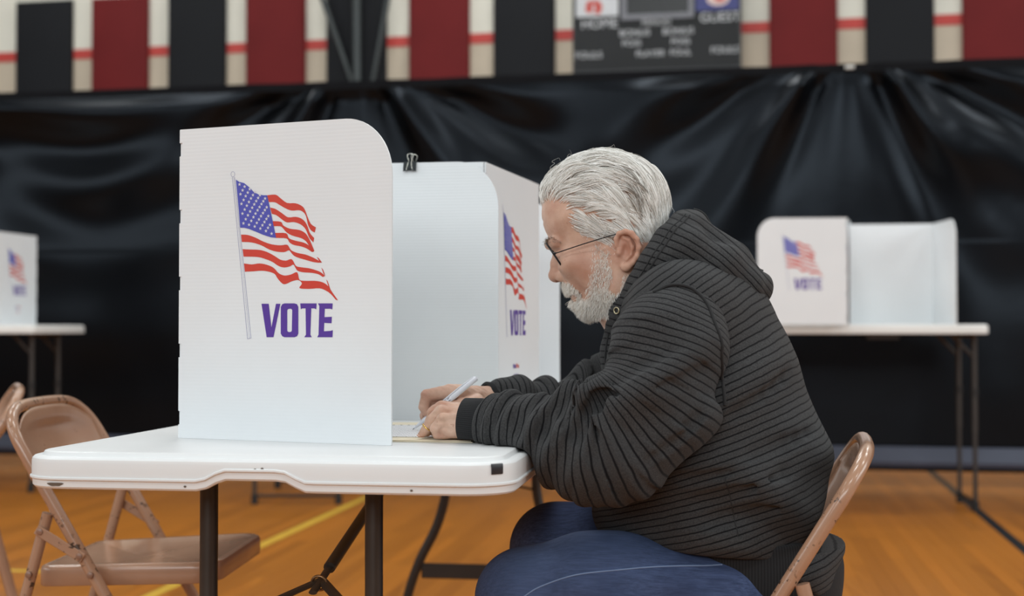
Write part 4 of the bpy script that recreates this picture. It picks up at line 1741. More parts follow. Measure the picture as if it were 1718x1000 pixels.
lo, hi = L(735, 690, .49) - np.array([.06, .07, .07]), L(800, 690, .49) + np.array([.04, .085, .07])
VR, QR = hand(rc, rp, lo, hi)

# ---- body under the clothes, one figure down to the feet
bod = SDF()
bod.ell(pt(1180, 640), (0.115, 0.160, 0.20), 0.05, rot=np.array([[.93, 0, -.36], [0, 1, 0], [.36, 0, .93]]))
bod.ell(pt(1230, 850), (0.110, 0.145, 0.12), 0.06)
bod.cap(pt(1100, 530), pt(1150, 560), 0.058, 0.09, 0.04)
KN, KF = L(880, 1002, .315), L(930, 918, .575)          # knees
HN, HF = L(1215, 995, .335), L(1215, 970, .545)
KN = np.array([KN[0], .315, KN[2]])
bodl = {}
for nm, K, H, yy in (('n', KN, HN, .315), ('f', KF, HF, .575)):
    ank = np.array([K[0] + .05, yy, .095])
    bod.cap(H + np.array([0, 0, .02]), K, 0.065, 0.055, 0.03)
    bod.cap(K, ank, 0.056, 0.036, 0.02)
    bod.cap(ank, ank + np.array([-.15, 0, -.055]), 0.034, 0.030, 0.02)
    bodl[nm] = (H, K, ank)
SHN, ELN, WRN = L(1128, 560, .265), L(1010, 770, .235), L(812, 709, .292)
SHF, ELF, WRF = L(1120, 560, .625), L(1000, 705, .70), L(822, 670, .545)
for a, b, c in ((SHN, ELN, WRN), (SHF, ELF, WRF)):
    bod.cap(a, b, 0.045, 0.030, 0.03)
    bod.cap(b, c, 0.030, 0.020, 0.02)
bod.fn(lambda P: np.where((P[:, 0] > .0) & (P[:, 2] > .40), .478 - P[:, 2], -1.0).astype(np.float32), 0.01, 0)
bod.fn(lambda P: np.where((P[:, 0] < TX + .03) & (P[:, 2] > .70), TZ + .010 - P[:, 2], -1.0).astype(np.float32), 0.004, 0)
Vb, Qb = polygonize(bod, np.array([-.30, .10, 0.0]), np.array([.62, .80, 1.10]), 0.008)
Vall, Qall = join_vq([(Vh, Qh), (VL, QL), (VR, QR), (Vb, Qb)])
flush_shade = np.zeros(len(Vall))
flush_shade[:len(Vh)] = fl
# redder knuckles and finger tips
for p, r, a in ((L(727, 700, .30), .012, .5), (L(741, 687, .30), .012, .4), (L(707, 731, .294), .010, .6), (L(714, 664, .462), .014, .5), (L(740, 732, .275), .012, .55), (L(713, 690, .465), .012, .5)):
    flush_shade = np.maximum(flush_shade, a * near(Vall, p, r))
body = mesh_obj('body', (Vall, Qall), SKIN, man, 0, PB, {'flush_shade': flush_shade})
for o_ in (body,):
    o_['label'] = 'light skin of the face and hands'
# finger nails
NAIL = mat('finger_nail', srgb(214, 176, 160), 0.3, var=0.03)
for nm, p, d in (('finger_nail', L(703.5, 730.5, .2905), (-.7, -.55, .5)),):
    mesh_obj(nm, G().ball(p, .0042, 10, 6, (1.1, .75, .5)), NAIL, body, 0, PB)
# gold ring
rc_ = L(717.5, 717, .2915)
ax = L(712, 725, .2925) - L(722, 711, .291)
ax /= np.linalg.norm(ax)
n1 = np.cross(ax, [0, 1, 0]); n1 /= np.linalg.norm(n1)
n2 = np.cross(ax, n1)
ring = [rc_ + .0094 * (math.cos(w) * n1 + math.sin(w) * n2) for w in np.linspace(0, 2 * math.pi, 25)[:-1]]
rg_ = mesh_obj('finger_ring', G().tube(ring, .0012, 8, True), mat('gold', srgb(226, 190, 110), 0.22, 1.0), man, 60, PB)
rg_['label'] = 'thin gold ring'

# ------------------------------------------------------------------ striped hoodie
def hoodie_mat(name, stripes=True):
    k = NT(name)
    v = k.coords((1, 1, 1))
    n1 = k.noise(v, 420.0, 3, 0.7)
    n2 = k.noise(v, 7.0, 3)
    c1 = k.ramp(n1.outputs['Fac'], [(0.30, (0.014, 0.014, 0.0145, 1)), (0.70, (0.082, 0.082, 0.083, 1))])
    c2 = k.mix(n2.outputs['Fac'], c1, (0.040, 0.040, 0.041, 1))
    if stripes:
        at = k.n('ShaderNodeAttribute', attribute_name='stripe')
        wv = k.noise(v, 16.0, 3)
        m1 = k.n('ShaderNodeMath', operation='MULTIPLY_ADD')
        k.l(wv.outputs['Fac'], m1.inputs[0])
        m1.inputs[1].default_value = 0.55
        k.l(at.outputs['Fac'], m1.inputs[2])
        fr_ = k.n('ShaderNodeMath', operation='PINGPONG')
        k.l(m1.outputs[0], fr_.inputs[0])
        fr_.inputs[1].default_value = 0.5
        ln_ = k.ramp(fr_.outputs[0], [(0.05, (1, 1, 1, 1)), (0.15, (0, 0, 0, 1))])
        k.base(k.mix(ln_, c2, (0.0055, 0.0055, 0.0065, 1)))
        ad = k.n('ShaderNodeMath', operation='MULTIPLY_ADD')
        k.l(fr_.outputs[0], ad.inputs[0])
        ad.inputs[1].default_value = 1.2
        k.l(n1.outputs['Fac'], ad.inputs[2])
        k.bump(ad.outputs[0], 0.5, 0.0016)
    else:
        at = k.n('ShaderNodeAttribute', attribute_name='stripe')
        fr_ = k.n('ShaderNodeMath', operation='PINGPONG')
        k.l(at.outputs['Fac'], fr_.inputs[0])
        fr_.inputs[1].default_value = 0.5
        k.base(k.mix(fr_.outputs[0], (0.014, 0.014, 0.015, 1), (0.036, 0.037, 0.039, 1)))
        k.bump(fr_.outputs[0], 0.4, 0.0012)
    k.b.inputs['Sheen Weight'].default_value = 0.05
    k.b.inputs['Sheen Roughness'].default_value = 0.6
    return k.set(0.92, 0, 0.08)


KNIT = hoodie_mat('striped_charcoal_knit')
RIB = hoodie_mat('charcoal_rib_knit', False)
PER = 0.0108


def path_coord(V, pts, n=80):
    """arc length along a smooth path, continued linearly off the nearest point"""
    C = smooth_path(pts, n)
    T = np.gradient(C, axis=0)
    T /= np.linalg.norm(T, axis=1)[:, None]
    s = np.concatenate([[0], np.cumsum(np.linalg.norm(np.diff(C, axis=0), axis=1))])
    out = np.zeros(len(V))
    for i in range(0, len(V), 20000):
        W = V[i:i + 20000]
        d = ((W[:, None, :] - C[None]) ** 2).sum(2)
        # soft nearest point keeps the stripes continuous
        w = np.exp(-(d - d.min(1)[:, None]) / 0.0012)
        w /= w.sum(1)[:, None]
        sm = (w * s[None]).sum(1)
        cm = w @ C
        tm = w @ T
        tm /= np.linalg.norm(tm, axis=1)[:, None]
        out[i:i + 20000] = sm + ((W - cm) * tm).sum(1)
    return out


def ysc(c, s):
    """evaluate in a space squeezed sideways about the middle plane"""
    def w(P):
        Q = P.copy()
        Q[:, 1] = (Q[:, 1] - Y0) * s + Y0
        return Q
    return lambda P: c(w(P))


tor0 = SDF()
for a, b, r1, r2 in (((1168, 540), (1172, 610), .118, .150), ((1172, 610), (1190, 700), .150, .156), ((1190, 700), (1222, 800), .156, .166), ((1222, 800), (1262, 925), .166, .140),
                     ((1092, 800), (1086, 850), .112, .096)):
    tor0.cap(pt(*a), pt(*b), r1, r2, 0.05)
tor0.ell(pt(1345, 935), (.064, .135, .062), 0.03)
tor0.cap(pt(1140, 512), pt(1155, 525), .085, .10, 0.04)
torso = SDF()
torso.fn(ysc(tor0, 0.80))
torso.cap(pt(1138, 524, -.135), pt(1138, 524, .135), 0.080, 0.080, 0.05)


def tor_wrinkle(P):
    px, py = side_px(P)
    # slanting pull folds across the back and over the lap
    f1 = np.sin((py - 0.35 * px) / 21.0 + 1.3 * np.sin(px / 60.0)) * np.exp(-((py - 850) / 110) ** 2) * np.clip((px - 1050) / 120, 0, 1)
    f2 = np.sin((py + 0.75 * px) / 26.0 + .6) * np.exp(-((py - 640) / 70) ** 2) * np.clip((px - 1150) / 60, 0, 1) * np.clip((1340 - px) / 60, 0, 1)
    f3 = np.sin((py + 0.2 * px) / 13.0) * np.exp(-((py - 915) / 28) ** 2)
    return (0.0115 * f1 + 0.0085 * f2 + 0.0045 * f3).astype(np.float32)


groove(torso, [([(1222, 700), (1262, 672), (1325, 622)], .010, .6), ([(1150, 846), (1235, 826), (1340, 786)], .010, .5), ([(1170, 882), (1255, 868), (1345, 832)], .009, .5),
               ([(1245, 770), (1300, 750), (1365, 722)], .009, .45), ([(1130, 800), (1180, 800), (1240, 790)], .009, .45)])
torso.add_disp(tor_wrinkle)
SEATX = float(cx_ + .01 - .29)


def seat_clamp(P):
    # rests on the seat pan
    return np.where((P[:, 0] > SEATX), .449 - P[:, 2], -1.0).astype(np.float32)


def back_clamp(P):
    z = P[:, 2] / .958
    lim = cx_ - SL * (z - .44) - .002 + .12 * (P[:, 1] - .43) * 0
    inside = (z > .595) & (z < .80)
    return np.where(inside, P[:, 0] - lim, -1.0).astype(np.float32)


torso.fn(back_clamp, 0.010, 0)
# lower edge: cut along the line where the ribbed band starts, the back pouch hangs on
hz = pt(1182, 908)[2]


def hem_cut(P):
    px, py = side_px(P)
    lim = np.where(px < 1300, 900 + 0.06 * (px - 1100), 912 + 1.1 * np.clip(px - 1300, 0, 90))
    return ((py - lim) * 0.00100).astype(np.float32)


torso.fn(hem_cut, 0.008, 0)
Vt, Qt = polygonize(torso, np.array([-.05, .12, .48]), np.array([.62, .76, 1.06]), 0.0042)
Vt = clean(Vt, Qt, 1)
sp_ = path_coord(Vt, [pt(1315, 1010), pt(1268, 880), pt(1222, 740), pt(1165, 610), pt(1085, 500)])
hood_root = mesh_obj('hoodie', (Vt, Qt), KNIT, man, 0, PB, {'stripe': sp_ / PER})
hood_root['label'] = 'charcoal hooded sweatshirt with thin black stripes'

# ribbed waistband
wb0 = SDF()
wb0.cap(pt(1240, 850), pt(1272, 960), .152, .134, 0.04)
wb0.cap(pt(1272, 960), pt(1285, 1060), .134, .110, 0.04)
wb0.cap(pt(1120, 840), pt(1150, 880), .108, .090, 0.05)
wb = SDF()
wb.fn(ysc(wb0, 0.80))


def wb_cut(P):
    px, py = side_px(P)
    return (np.maximum(890 - py, py - 1022 - .0 * px) * 0.00100).astype(np.float32)


wb.fn(wb_cut, 0.006, 0)
wb.fn(seat_clamp, 0.006, 0)
wb.fn(back_clamp, 0.006, 0)
Vw, Qw = polygonize(wb, np.array([-.05, .12, .40]), np.array([.60, .76, .72]), 0.0045)
ang = np.arctan2(Vw[:, 1] - Y0, Vw[:, 0] - PB[0])
mesh_obj('waistband', (Vw, Qw), RIB, hood_root, 0, PB, {'stripe': ang * 38})

# sleeves
def sleeve(pts, lo, hi, wr, extra=None, lines=()):
    s = SDF()
    s.chain(pts, 0.035)
    if extra:
        extra(s)
    groove(s, lines)
    axis = [p for p, r in pts]
    C = smooth_path(axis, 60)
    T = np.gradient(C, axis=0)
    T /= np.linalg.norm(T, axis=1)[:, None]
    sl = np.concatenate([[0], np.cumsum(np.linalg.norm(np.diff(C, axis=0), axis=1))])

    def disp(P):
        P64 = P.astype(np.float64)
        out = np.zeros(len(P))
        for i in range(0, len(P), 40000):
            W = P64[i:i + 40000]
            d2 = ((W[:, None, :] - C[None, ::3]) ** 2).sum(2)
            j = d2.argmin(1) * 3
            u = sl[j] + ((W - C[j]) * T[j]).sum(1)
            rad = W - C[j]
            th = np.arctan2(rad[:, 1], rad[:, 2])
            out[i:i + 40000] = wr(u / sl[-1], th, W)
        return out.astype(np.float32)
    s.add_disp(disp)
    on_table(s, TZ + .0012)
    V, Q = polygonize(s, lo, hi, 0.0033)
    return clean(V, Q, 1), Q, s


def wr_near(u, th, W):
    px, py = px_of(W)
    elbow = np.exp(-((u - .56) / .10) ** 2)
    cuff = np.exp(-((u - .93) / .09) ** 2)
    fore = np.exp(-((u - .76) / .12) ** 2)
    up = np.exp(-((u - .28) / .16) ** 2)
    ph = 1.1 * np.sin(th * 1.0 + 1.2) + .5 * wob(W, 30, 3)
    top = 0.5 + 0.5 * np.cos(th - .1)
    d = 0.0080 * elbow * np.sin(u * 62 + ph * 1.6) * (0.35 + 0.65 * top)
    d += 0.0062 * fore * np.sin(u * 70 + 1.8 * ph + .8)
    d += 0.0050 * cuff * np.sin(u * 105 + 1.3 * ph)
    d += 0.0105 * up * np.sin((px * .62 + py * .95) / 19.0 + ph)
    return d


def ex_near(s):
    # rolls of cloth bunched in the crook of the elbow
    s.chain([(L(985, 664, .215), .018), (L(1003, 652, .225), .026), (L(1050, 646, .235), .024), (L(1100, 655, .225), .018)], 0.018)
    s.chain([(L(1060, 645, .190), .020), (L(1015, 648, .180), .024), (L(990, 662, .172), .021), (L(992, 676, .160), .012)], 0.014)
    s.chain([(L(935, 676, .235), .018), (L(965, 674, .225), .024), (L(985, 700, .205), .022)], 0.022)
    s.cap(L(1000, 682, .150), L(1030, 664, .165), .010, .008, 0.012, -1)
    s.ell(L(845, 712, .27), (.026, .046, .043), 0.02)


PN = [(L(1140, 545, .290), .078), (L(1122, 590, .252), .086), (L(1100, 670, .225), .090), (L(1040, 755, .215), .078), (L(1000, 765, .218), .070), (L(960, 748, .226), .064), (L(900, 728, .245), .055),
      (L(850, 714, .265), .044), (L(822, 710, .280), .037)]
FOLDS = [([(984, 690), (1000, 677), (1020, 668), (1048, 662)], .012, .75), ([(948, 688), (953, 712), (968, 734)], .009, .7), ([(906, 690), (909, 716), (921, 744)], .008, .6),
         ([(1135, 588), (1080, 612), (1032, 642)], .010, .55), ([(1195, 612), (1140, 636), (1085, 655)], .009, .5), ([(866, 688), (869, 714), (877, 744)], .007, .5),
         ([(1000, 705), (985, 740), (990, 775)], .008, .45), ([(1180, 690), (1140, 735), (1085, 775)], .009, .4)]
Vs, Qs, slv_f = sleeve(PN, np.array([-.17, .06, .58]), np.array([.36, .42, 1.05]), wr_near, ex_near, FOLDS)
axn = [L(1165, 480, .285), L(1132, 570, .25), L(1090, 680, .225), L(1015, 735, .22), L(920, 728, .24), L(800, 706, .29)]
st = path_coord(Vs, axn)
slv = mesh_obj('sleeve', (Vs, Qs), KNIT, hood_root, 0, PB, {'stripe': st / PER})


def wr_far(u, th, W):
    ph = 1.1 * np.sin(th + .4) + .5 * wob(W, 30, 5)
    return 0.0070 * np.sin(u * 52 + 1.5 * ph) * np.exp(-((u - .75) / .28) ** 2)


def ex_far(s):
    s.chain([(L(840, 662, .555), .026), (L(856, 664, .575), .036), (L(880, 672, .595), .034)], 0.012)
    s.chain([(L(985, 640, .66), .03), (L(1010, 628, .66), .035), (L(1040, 640, .65), .04)], 0.02)


PF = [(L(1130, 540, .595), .078), (L(1100, 590, .64), .084), (L(1065, 660, .69), .078), (L(1015, 695, .70), .066), (L(975, 690, .685), .056), (L(920, 684, .64), .047), (L(870, 678, .59), .040), (L(842, 673, .565), .034)]
Vs2, Qs2, _ = sleeve(PF, np.array([-.16, .48, .60]), np.array([.32, .84, 1.05]), wr_far, ex_far)
st2 = path_coord(Vs2, [L(1150, 480, .60), L(1110, 580, .64), L(1050, 670, .69), L(980, 690, .685), L(900, 680, .62), L(820, 668, .55)])
mesh_obj('sleeve', (Vs2, Qs2), KNIT, hood_root, 0, PB, {'stripe': st2 / PER})


# ribbed cuffs
def cuff(a, b, r1, r2, sq):
    d = (b - a) / np.linalg.norm(b - a)
    n1 = np.cross(d, [0, 1, 0]); n1 /= np.linalg.norm(n1)
    n2 = np.cross(d, n1)
    rings_ = []
    prof_ = [(0.0, r1 - .005), (0.0, r1 - .0015), (.002, r1), (.012, r1 + .001), (.5, (r1 + r2) / 2 + .0015), (.95, r2), (1.0, r2 - .004)]
    ln = np.linalg.norm(b - a)
    N = 72
    at = []
    for u, r in prof_:
        c = a + d * ln * (u if u <= 1 else 1)
        rings_.append([c + r * (math.cos(w) * n1 * sq + math.sin(w) * n2) for w in np.linspace(0, 2 * math.pi, N + 1)[:-1]])
        at += [i for i in range(N)]
    rings_ = [[np.array([q_[0], q_[1], max(q_[2], TZ + .0062 if q_[0] < -.06 else TZ + .0015)]) for q_ in r_] for r_ in rings_]
    g = G().loft(rings_, False, False)
    o = mesh_obj('cuff', g, RIB, hood_root, 0, PB, {'stripe': np.array(at) * 1.0})
    recalc(o)
    return o


cuff(L(779, 706, .289), L(832, 711, .277), .0372, .0395, 1.0)
cuff(L(812, 668, .540), L(862, 678, .580), .0300, .0350, 1.0)

# hood lying round the neck and on the back
hd = SDF()
for s in (-1, 1):
    def h(px, py, d):
        p = pt(px, py, -d)
        return p if s < 0 else mir(p)
    hd.chain([(h(1035, 548, .024), .021), (h(1052, 521, .054), .026), (h(1085, 480, .080), .030), (h(1109, 442, .086), .033), (h(1128, 408, .072), .033), (h(1146, 388, .040), .030), (h(1150, 380, 0), .028)], 0.02)
    hd.chain([(h(1110, 455, .09), .034), (h(1160, 432, .078), .040), (h(1205, 450, .070), .038), (h(1246, 474, .052), .030), (h(1268, 486, .0), .021)], 0.018)
    hd.chain([(h(1160, 392, .02), .029), (h(1195, 416, .025), .032), (h(1235, 446, .025), .030), (h(1264, 474, .015), .024)], 0.018)
hd.chain([(pt(1075, 455), .072), (pt(1040, 400), .080), (pt(1005, 330), .09)], 0.01, -1)
hd.cap(pt(1010, 500), pt(985, 560), .03, .03, 0.01, -1)


def hood_wr(P):
    px, py = side_px(P)
    t = (px * .84 + py * .54)
    f = np.sin((px * .80 + py * .60) / 12.5 + .8 * np.sin((px - py) / 45.0))
    return (0.0032 * f * np.clip((px - 1060) / 40, 0, 1)).astype(np.float32)


hd.add_disp(hood_wr)
Vd, Qd = polygonize(hd, pt(1150, 450) - np.array([.15, .15, .14]), pt(1150, 450) + np.array([.16, .15, .12]), 0.0030)
Vd = clean(Vd, Qd, 1)
hx, hy_ = side_px(Vd)
uu = np.clip(hx - 1100, -100, 220)
sth = (hy_ - .28 * uu - .0024 * np.clip(uu, 0, 300) ** 2) * .00104 * .80
hood = mesh_obj('hood', (Vd, Qd), KNIT, hood_root, 0, PB, {'stripe': sth / PER})


# raised seams laid on the surface
def seam_on(f, pxs, r, m, parent, lift=.0, n=60, ys=-.30):
    P = smooth_path([trace(f, x, y, ys, lift) for x, y in pxs], n)
    for _ in range(4):
        P = P - grad(f, P) * (f(P) - lift)[:, None] * .8
    return mesh_obj('seam', G().tube(P, r, 8), m, parent, 60, PB)


SEAM = mat('seam_dark', (0.016, 0.016, 0.017, 1), 0.9)
seam_on(hd, [(1157, 361), (1141, 377), (1118, 408), (1096, 441), (1076, 474), (1060, 505), (1048, 532)], .0016, SEAM, hood, .0003)
seam_on(hd, [(1150, 359), (1132, 376), (1109, 408), (1087, 441), (1066, 474), (1050, 504), (1040, 528)], .0012, SEAM, hood, .0003)
rdg = smooth_path([pt(1162, 358), pt(1196, 384), pt(1232, 413), pt(1262, 434), pt(1280, 456)], 50)
for _ in range(8):
    rdg = rdg - grad(hd, rdg) * (hd(rdg) - .0008)[:, None] * .8
mesh_obj('seam', G().tube(rdg, .0022, 8), SEAM, hood, 60, PB)
sf = SDF()
sf.fn(torso)
sf.fn(slv_f, 0.004)
seam_on(sf, [(1096, 490), (1118, 480), (1142, 478), (1166, 487), (1188, 512), (1203, 550), (1211, 595), (1213, 640), (1216, 680)], .0027, SEAM, hood_root, .0008)
seam_on(sf, [(1218, 800), (1226, 840), (1234, 880), (1238, 900)], .0008, SEAM, hood_root, .0003)
# metal eyelet for the hood cord
ef = SDF()
ef.fn(hd)
ef.fn(torso, 0.003)
ef.fn(slv_f, 0.003)
ec = trace(ef, 1035, 521)
nn = grad(ef, ec[None].astype(np.float32))[0]
m1 = np.cross(nn, [0, 0, 1]); m1 /= np.linalg.norm(m1)
m2 = np.cross(nn, m1)
ey = mesh_obj('eyelet', G().tube([ec + nn * .001 + .0052 * (math.cos(w) * m1 + math.sin(w) * m2) for w in np.linspace(0, 2 * math.pi, 21)[:-1]], .0014, 8, True), mat('eyelet_metal', srgb(190, 180, 150), 0.3, 0.9), hood, 60, PB)
ey['label'] = 'pale metal cord eyelet'

# front zip and placket below the chin
pl_ = SDF()
pl_.chain([(pt(1040, 545, -.01), .026), (pt(1036, 590, -.01), .026), (pt(1036, 650, -.01), .03)], 0.02)
Vp, Qp = polygonize(pl_, pt(1035, 600) - np.array([.07, .08, .10]), pt(1035, 600) + np.array([.07, .08, .10]), .004)
mesh_obj('placket', (Vp, Qp), KNIT, hood_root, 0, PB, {'stripe': path_coord(Vp, [pt(1040, 690), pt(1036, 600), pt(1040, 520)]) / PER})
seam_on(pl_, [(1021, 556), (1017, 580), (1016, 610), (1016, 640)], .0016, SEAM, hood_root, .0006, 30)

# ------------------------------------------------------------------ jeans
def denim():
    k = NT('blue_denim')
    v = k.coords((1, 1, 1))
    n1 = k.noise(k.coords((22, 260, 260)), 1.0, 4, 0.7)
    n2 = k.noise(v, 9.0, 4)
    at = k.n('ShaderNodeAttribute', attribute_name='fade')
    c1 = k.ramp(n2.outputs['Fac'], [(0.3, srgb(56, 68, 100)), (0.7, srgb(84, 99, 136))])
    c2 = k.mix(k.ramp(n1.outputs['Fac'], [(0.28, (0, 0, 0, 1)), (0.75, (1, 1, 1, 1))]), c1, srgb(42, 52, 78))
    k.base(k.mix(at.outputs['Fac'], c2, srgb(104, 124, 160)))
    k.bump(n1.outputs['Fac'], 0.35, 0.0010)
    return k.set(0.85, 0, 0.2)


DEN = denim()
jn = SDF()
for nm in ('n', 'f'):
    H, K, A = bodl[nm]
    jn.chain([(H + np.array([.0, 0, -.012]), .098), ((H + K) / 2 + np.array([0, 0, .000]), .094), (K * .70 + H * .30 + np.array([0, 0, .006]), .089), (K + np.array([.010, 0, -.008]), .079)], 0.04)
    jn.chain([(K, .080), (K * .5 + A * .5 + np.array([.0, 0, 0]), .068), (A + np.array([0, 0, .02]), .060)], 0.03)
jn.ell(pt(1262, 1010), (.11, .160, .09), 0.05)


def jean_wr(P):
    px, py = side_px(P)
    f = np.sin((py * .9 - px * .42) / 12.0 + wob(P, 14, 9) * 1.2) * np.clip((px - 900) / 120, 0.1, 1)
    g_ = np.sin((py * .5 + px * .9) / 15.0) * np.exp(-((px - 1170) / 80) ** 2)
    return (0.0034 * f * np.clip((py - 935) / 40, 0.10, 1) + 0.0012 * g_).astype(np.float32)


jn.add_disp(jean_wr)
jn.fn(seat_clamp, 0.01, 0)
Vj, Qj = polygonize(jn, np.array([-.28, .16, .06]), np.array([.58, .74, .80]), 0.0050)
Vj = clean(Vj, Qj, 1)
fd = np.clip(0.28 * near(Vj, KN + np.array([.0, -.03, .075]), .10) + 0.16 * near(Vj, (KN + HN) / 2 + np.array([0, 0, .10]), .12), 0, 1)
jeans = mesh_obj('jeans', (Vj, Qj), DEN, man, 0, PB, {'fade': fd})
jeans['label'] = 'blue denim jeans with a pale outer seam'
LS = mat('pale_denim_seam', srgb(112, 132, 166), 0.8)
oseam = seam_on(jn, [(872, 1006), (905, 985), (960, 966), (1040, 956), (1120, 950), (1212, 947)], .0013, LS, jeans, .0002)
# turned hems and shoes
SHOE = mat('dark_shoe_leather', srgb(48, 42, 38), 0.5)
SOLE = mat('shoe_sole', srgb(28, 27, 26), 0.7)
for nm in ('n', 'f'):
    H, K, A = bodl[nm]
    f0 = np.array([A[0], A[1], 0])
    shs = SDF()
    shs.cap(f0 + np.array([.02, 0, .055]), f0 + np.array([-.17, 0, .040]), .043, .036, 0.02)
    shs.ell(f0 + np.array([-.16, 0, .045]), (.065, .047, .034), 0.02)
    shs.cap(f0 + np.array([.015, 0, .06]), f0 + np.array([.01, 0, .10]), .044, .044, 0.02)
    shs.fn(lambda P: (.014 - P[:, 2]).astype(np.float32), 0.004, 0)
    V, Q = polygonize(shs, f0 + np.array([-.26, -.08, 0]), f0 + np.array([.10, .08, .17]), .006)
    sh_ = mesh_obj('shoe', (V, Q), SHOE, man, 0, PB)
    outl = [(f0[0] - .085 + .145 * math.cos(w), f0[1] + .045 * math.sin(w) * (1 - .12 * math.cos(w))) for w in np.linspace(0, 2 * math.pi, 29)[:-1]]
    mesh_obj('sole', G().prism(outl, lambda u, v, w: (u, v, w), .020), SOLE, sh_, 40, PB)

# ------------------------------------------------------------------ hair, beard, eyebrows as strands
def hair_mat(name, cols, rough=0.55):
    k = NT(name)
    hi = k.n('ShaderNodeHairInfo')
    k.base(k.ramp(hi.outputs['Random'], cols))
    return k.set(rough, 0, 0.35)


HAIR = hair_mat('grey_white_hair', [(0.0, srgb(140, 134, 124)), (0.12, srgb(206, 202, 194)), (0.5, srgb(240, 238, 233)), (1.0, srgb(252, 252, 250))])
BEARD = hair_mat('white_beard_hair', [(0.0, srgb(205, 196, 184)), (0.4, srgb(234, 229, 220)), (1.0, srgb(250, 248, 244))])
BROW = hair_mat('grey_brow_hair', [(0.0, srgb(112, 98, 84)), (1.0, srgb(176, 164, 150))])


def in_poly(x, y, poly):
    c = np.zeros(len(x), bool)
    n = len(poly)
    for i in range(n):
        x1, y1 = poly[i]
        x2, y2 = poly[(i + 1) % n]
        m = ((y1 > y) != (y2 > y)) & (x < (x2 - x1) * (y - y1) / (y2 - y1 + 1e-9) + x1)
        c ^= m
    return c


def strands(name, pts, rad, material, parent):
    """pts: (n strands, k points, 3)"""
    n, k, _ = pts.shape
    cu = bpy.data.hair_curves.new(name)
    cu.add_curves([k] * n)
    cu.attributes['position'].data.foreach_set('vector', (pts - PB).astype(np.float32).reshape(-1))
    at = cu.attributes.get('radius') or cu.attributes.new('radius', 'FLOAT', 'POINT')
    at.data.foreach_set('value', np.tile(rad, n).astype(np.float32))
    cu.materials.append(material)
    o = bpy.data.objects.new(name, cu)
    COL.objects.link(o)
    o.parent = parent
    return o


def surf_samples(V, Q, n, mask):
    A = np.linalg.norm(np.cross(V[Q[:, 1]] - V[Q[:, 0]], V[Q[:, 3]] - V[Q[:, 0]]), axis=1)
    cen = V[Q].mean(1)
    A = A * mask(cen)
    i = rng.choice(len(Q), n, p=A / A.sum())
    w = rng.dirichlet([1, 1, 1, 1], n)
    return (V[Q[i]] * w[:, :, None]).sum(1)


HPOLY = [(900, 352), (922, 342), (944, 344), (956, 356), (962, 378), (976, 396), (998, 406), (1010, 428), (1022, 424), (1031, 396), (1045, 384), (1064, 387), (1076, 402), (1080, 440), (1100, 470), (1150, 470), (1150, 300), (1080, 220), (940, 220), (890, 300)]


def hmask(c):
    x, y = side_px(c)
    x, y = x + rng.normal(0, 2.6, len(x)), y + rng.normal(0, 2.6, len(x))
    return in_poly(x, y, HPOLY).astype(float)


NH = 17000
root = surf_samples(Vh, Qh, NH, hmask)
X_, Y_ = side_px(root)
# clumps steer neighbouring strands together
ncl = 420
cl = root[rng.choice(NH, ncl, False)]
ci_ = np.concatenate([((root[i:i + 2000, None] - cl[None]) ** 2).sum(2).argmin(1) for i in range(0, NH, 2000)])
cl_ang = rng.normal(0, .20, ncl)
cl_lift = rng.uniform(.25, 1.0, ncl)
cl_len = rng.uniform(.8, 1.2, ncl)
KP = 11
topness = np.clip((340 - Y_) / 70, 0, 1)
ln_ = (0.044 + 0.040 * topness) * cl_len[ci_] * rng.uniform(.75, 1.1, NH)
ln_ *= np.where(Y_ > 385, .55, 1.0)
front_ = np.exp(-((X_ - 915) / 35) ** 2) * np.clip((352 - Y_) / 20, 0, 1)
thick = (0.0055 + 0.0105 * topness + .011 * front_) * (0.35 + 0.65 * cl_lift[ci_]) * rng.uniform(.5, 1.15, NH)
pos = root.copy()
path = [pos - 0.002 * grad(head, pos)]
for j in range(1, KP):
    g_ = grad(skull, pos)
    px, py = side_px(pos)
    b = np.clip((px - 905) / 215, 0, 1)                 # 0 forehead .. 1 back of the head
    ang_ = np.interp(b, [0, .12, .3, .55, .8, 1.0], [1.15, .75, .20, -.30, -.85, -1.35])
    low = np.clip((py - 330) / 80, 0, 1)
    ang_ = ang_ * (1 - .55 * low) - .42 * low
    ang_ = ang_ + cl_ang[ci_] * .8 + 0.10 * np.sin(pos[:, 0] * 180 + pos[:, 2] * 120)
    d = np.stack([np.cos(ang_), 0.10 * np.sign(pos[:, 1] - Y0) * topness, np.sin(ang_)], 1)
    d = d - g_ * (d * g_).sum(1)[:, None]
    d /= np.linalg.norm(d, axis=1)[:, None] + 1e-9
    pos = pos + d * (ln_ / (KP - 1))[:, None]
    off = thick * np.sin(min(1, j / 4) * math.pi / 2) * (1.0 if j < KP - 3 else 1 - .22 * (j - KP + 3))
    g_ = grad(skull, pos)
    pos = pos - g_ * (skull(pos) - off)[:, None]
    path.append(pos.copy())
path = np.stack(path, 1)
# draw each strand towards its clump centre line at the tip
cen = np.zeros((ncl, KP, 3))
cntc = np.bincount(ci_, minlength=ncl)[:, None, None]
for a in range(3):
    for j in range(KP):
        cen[:, j, a] = np.bincount(ci_, path[:, j, a], ncl)
cen /= np.maximum(cntc, 1)
wj = (np.linspace(0, 1, KP) ** 1.5 * .55)[None, :, None]
path = path * (1 - wj) + cen[ci_] * wj
rad = np.interp(np.linspace(0, 1, KP), [0, .2, .75, 1], [.00030, .00034, .00030, .00012])
hair = strands('hair', path, rad, HAIR, man)
hair['label'] = 'swept back white and grey hair'
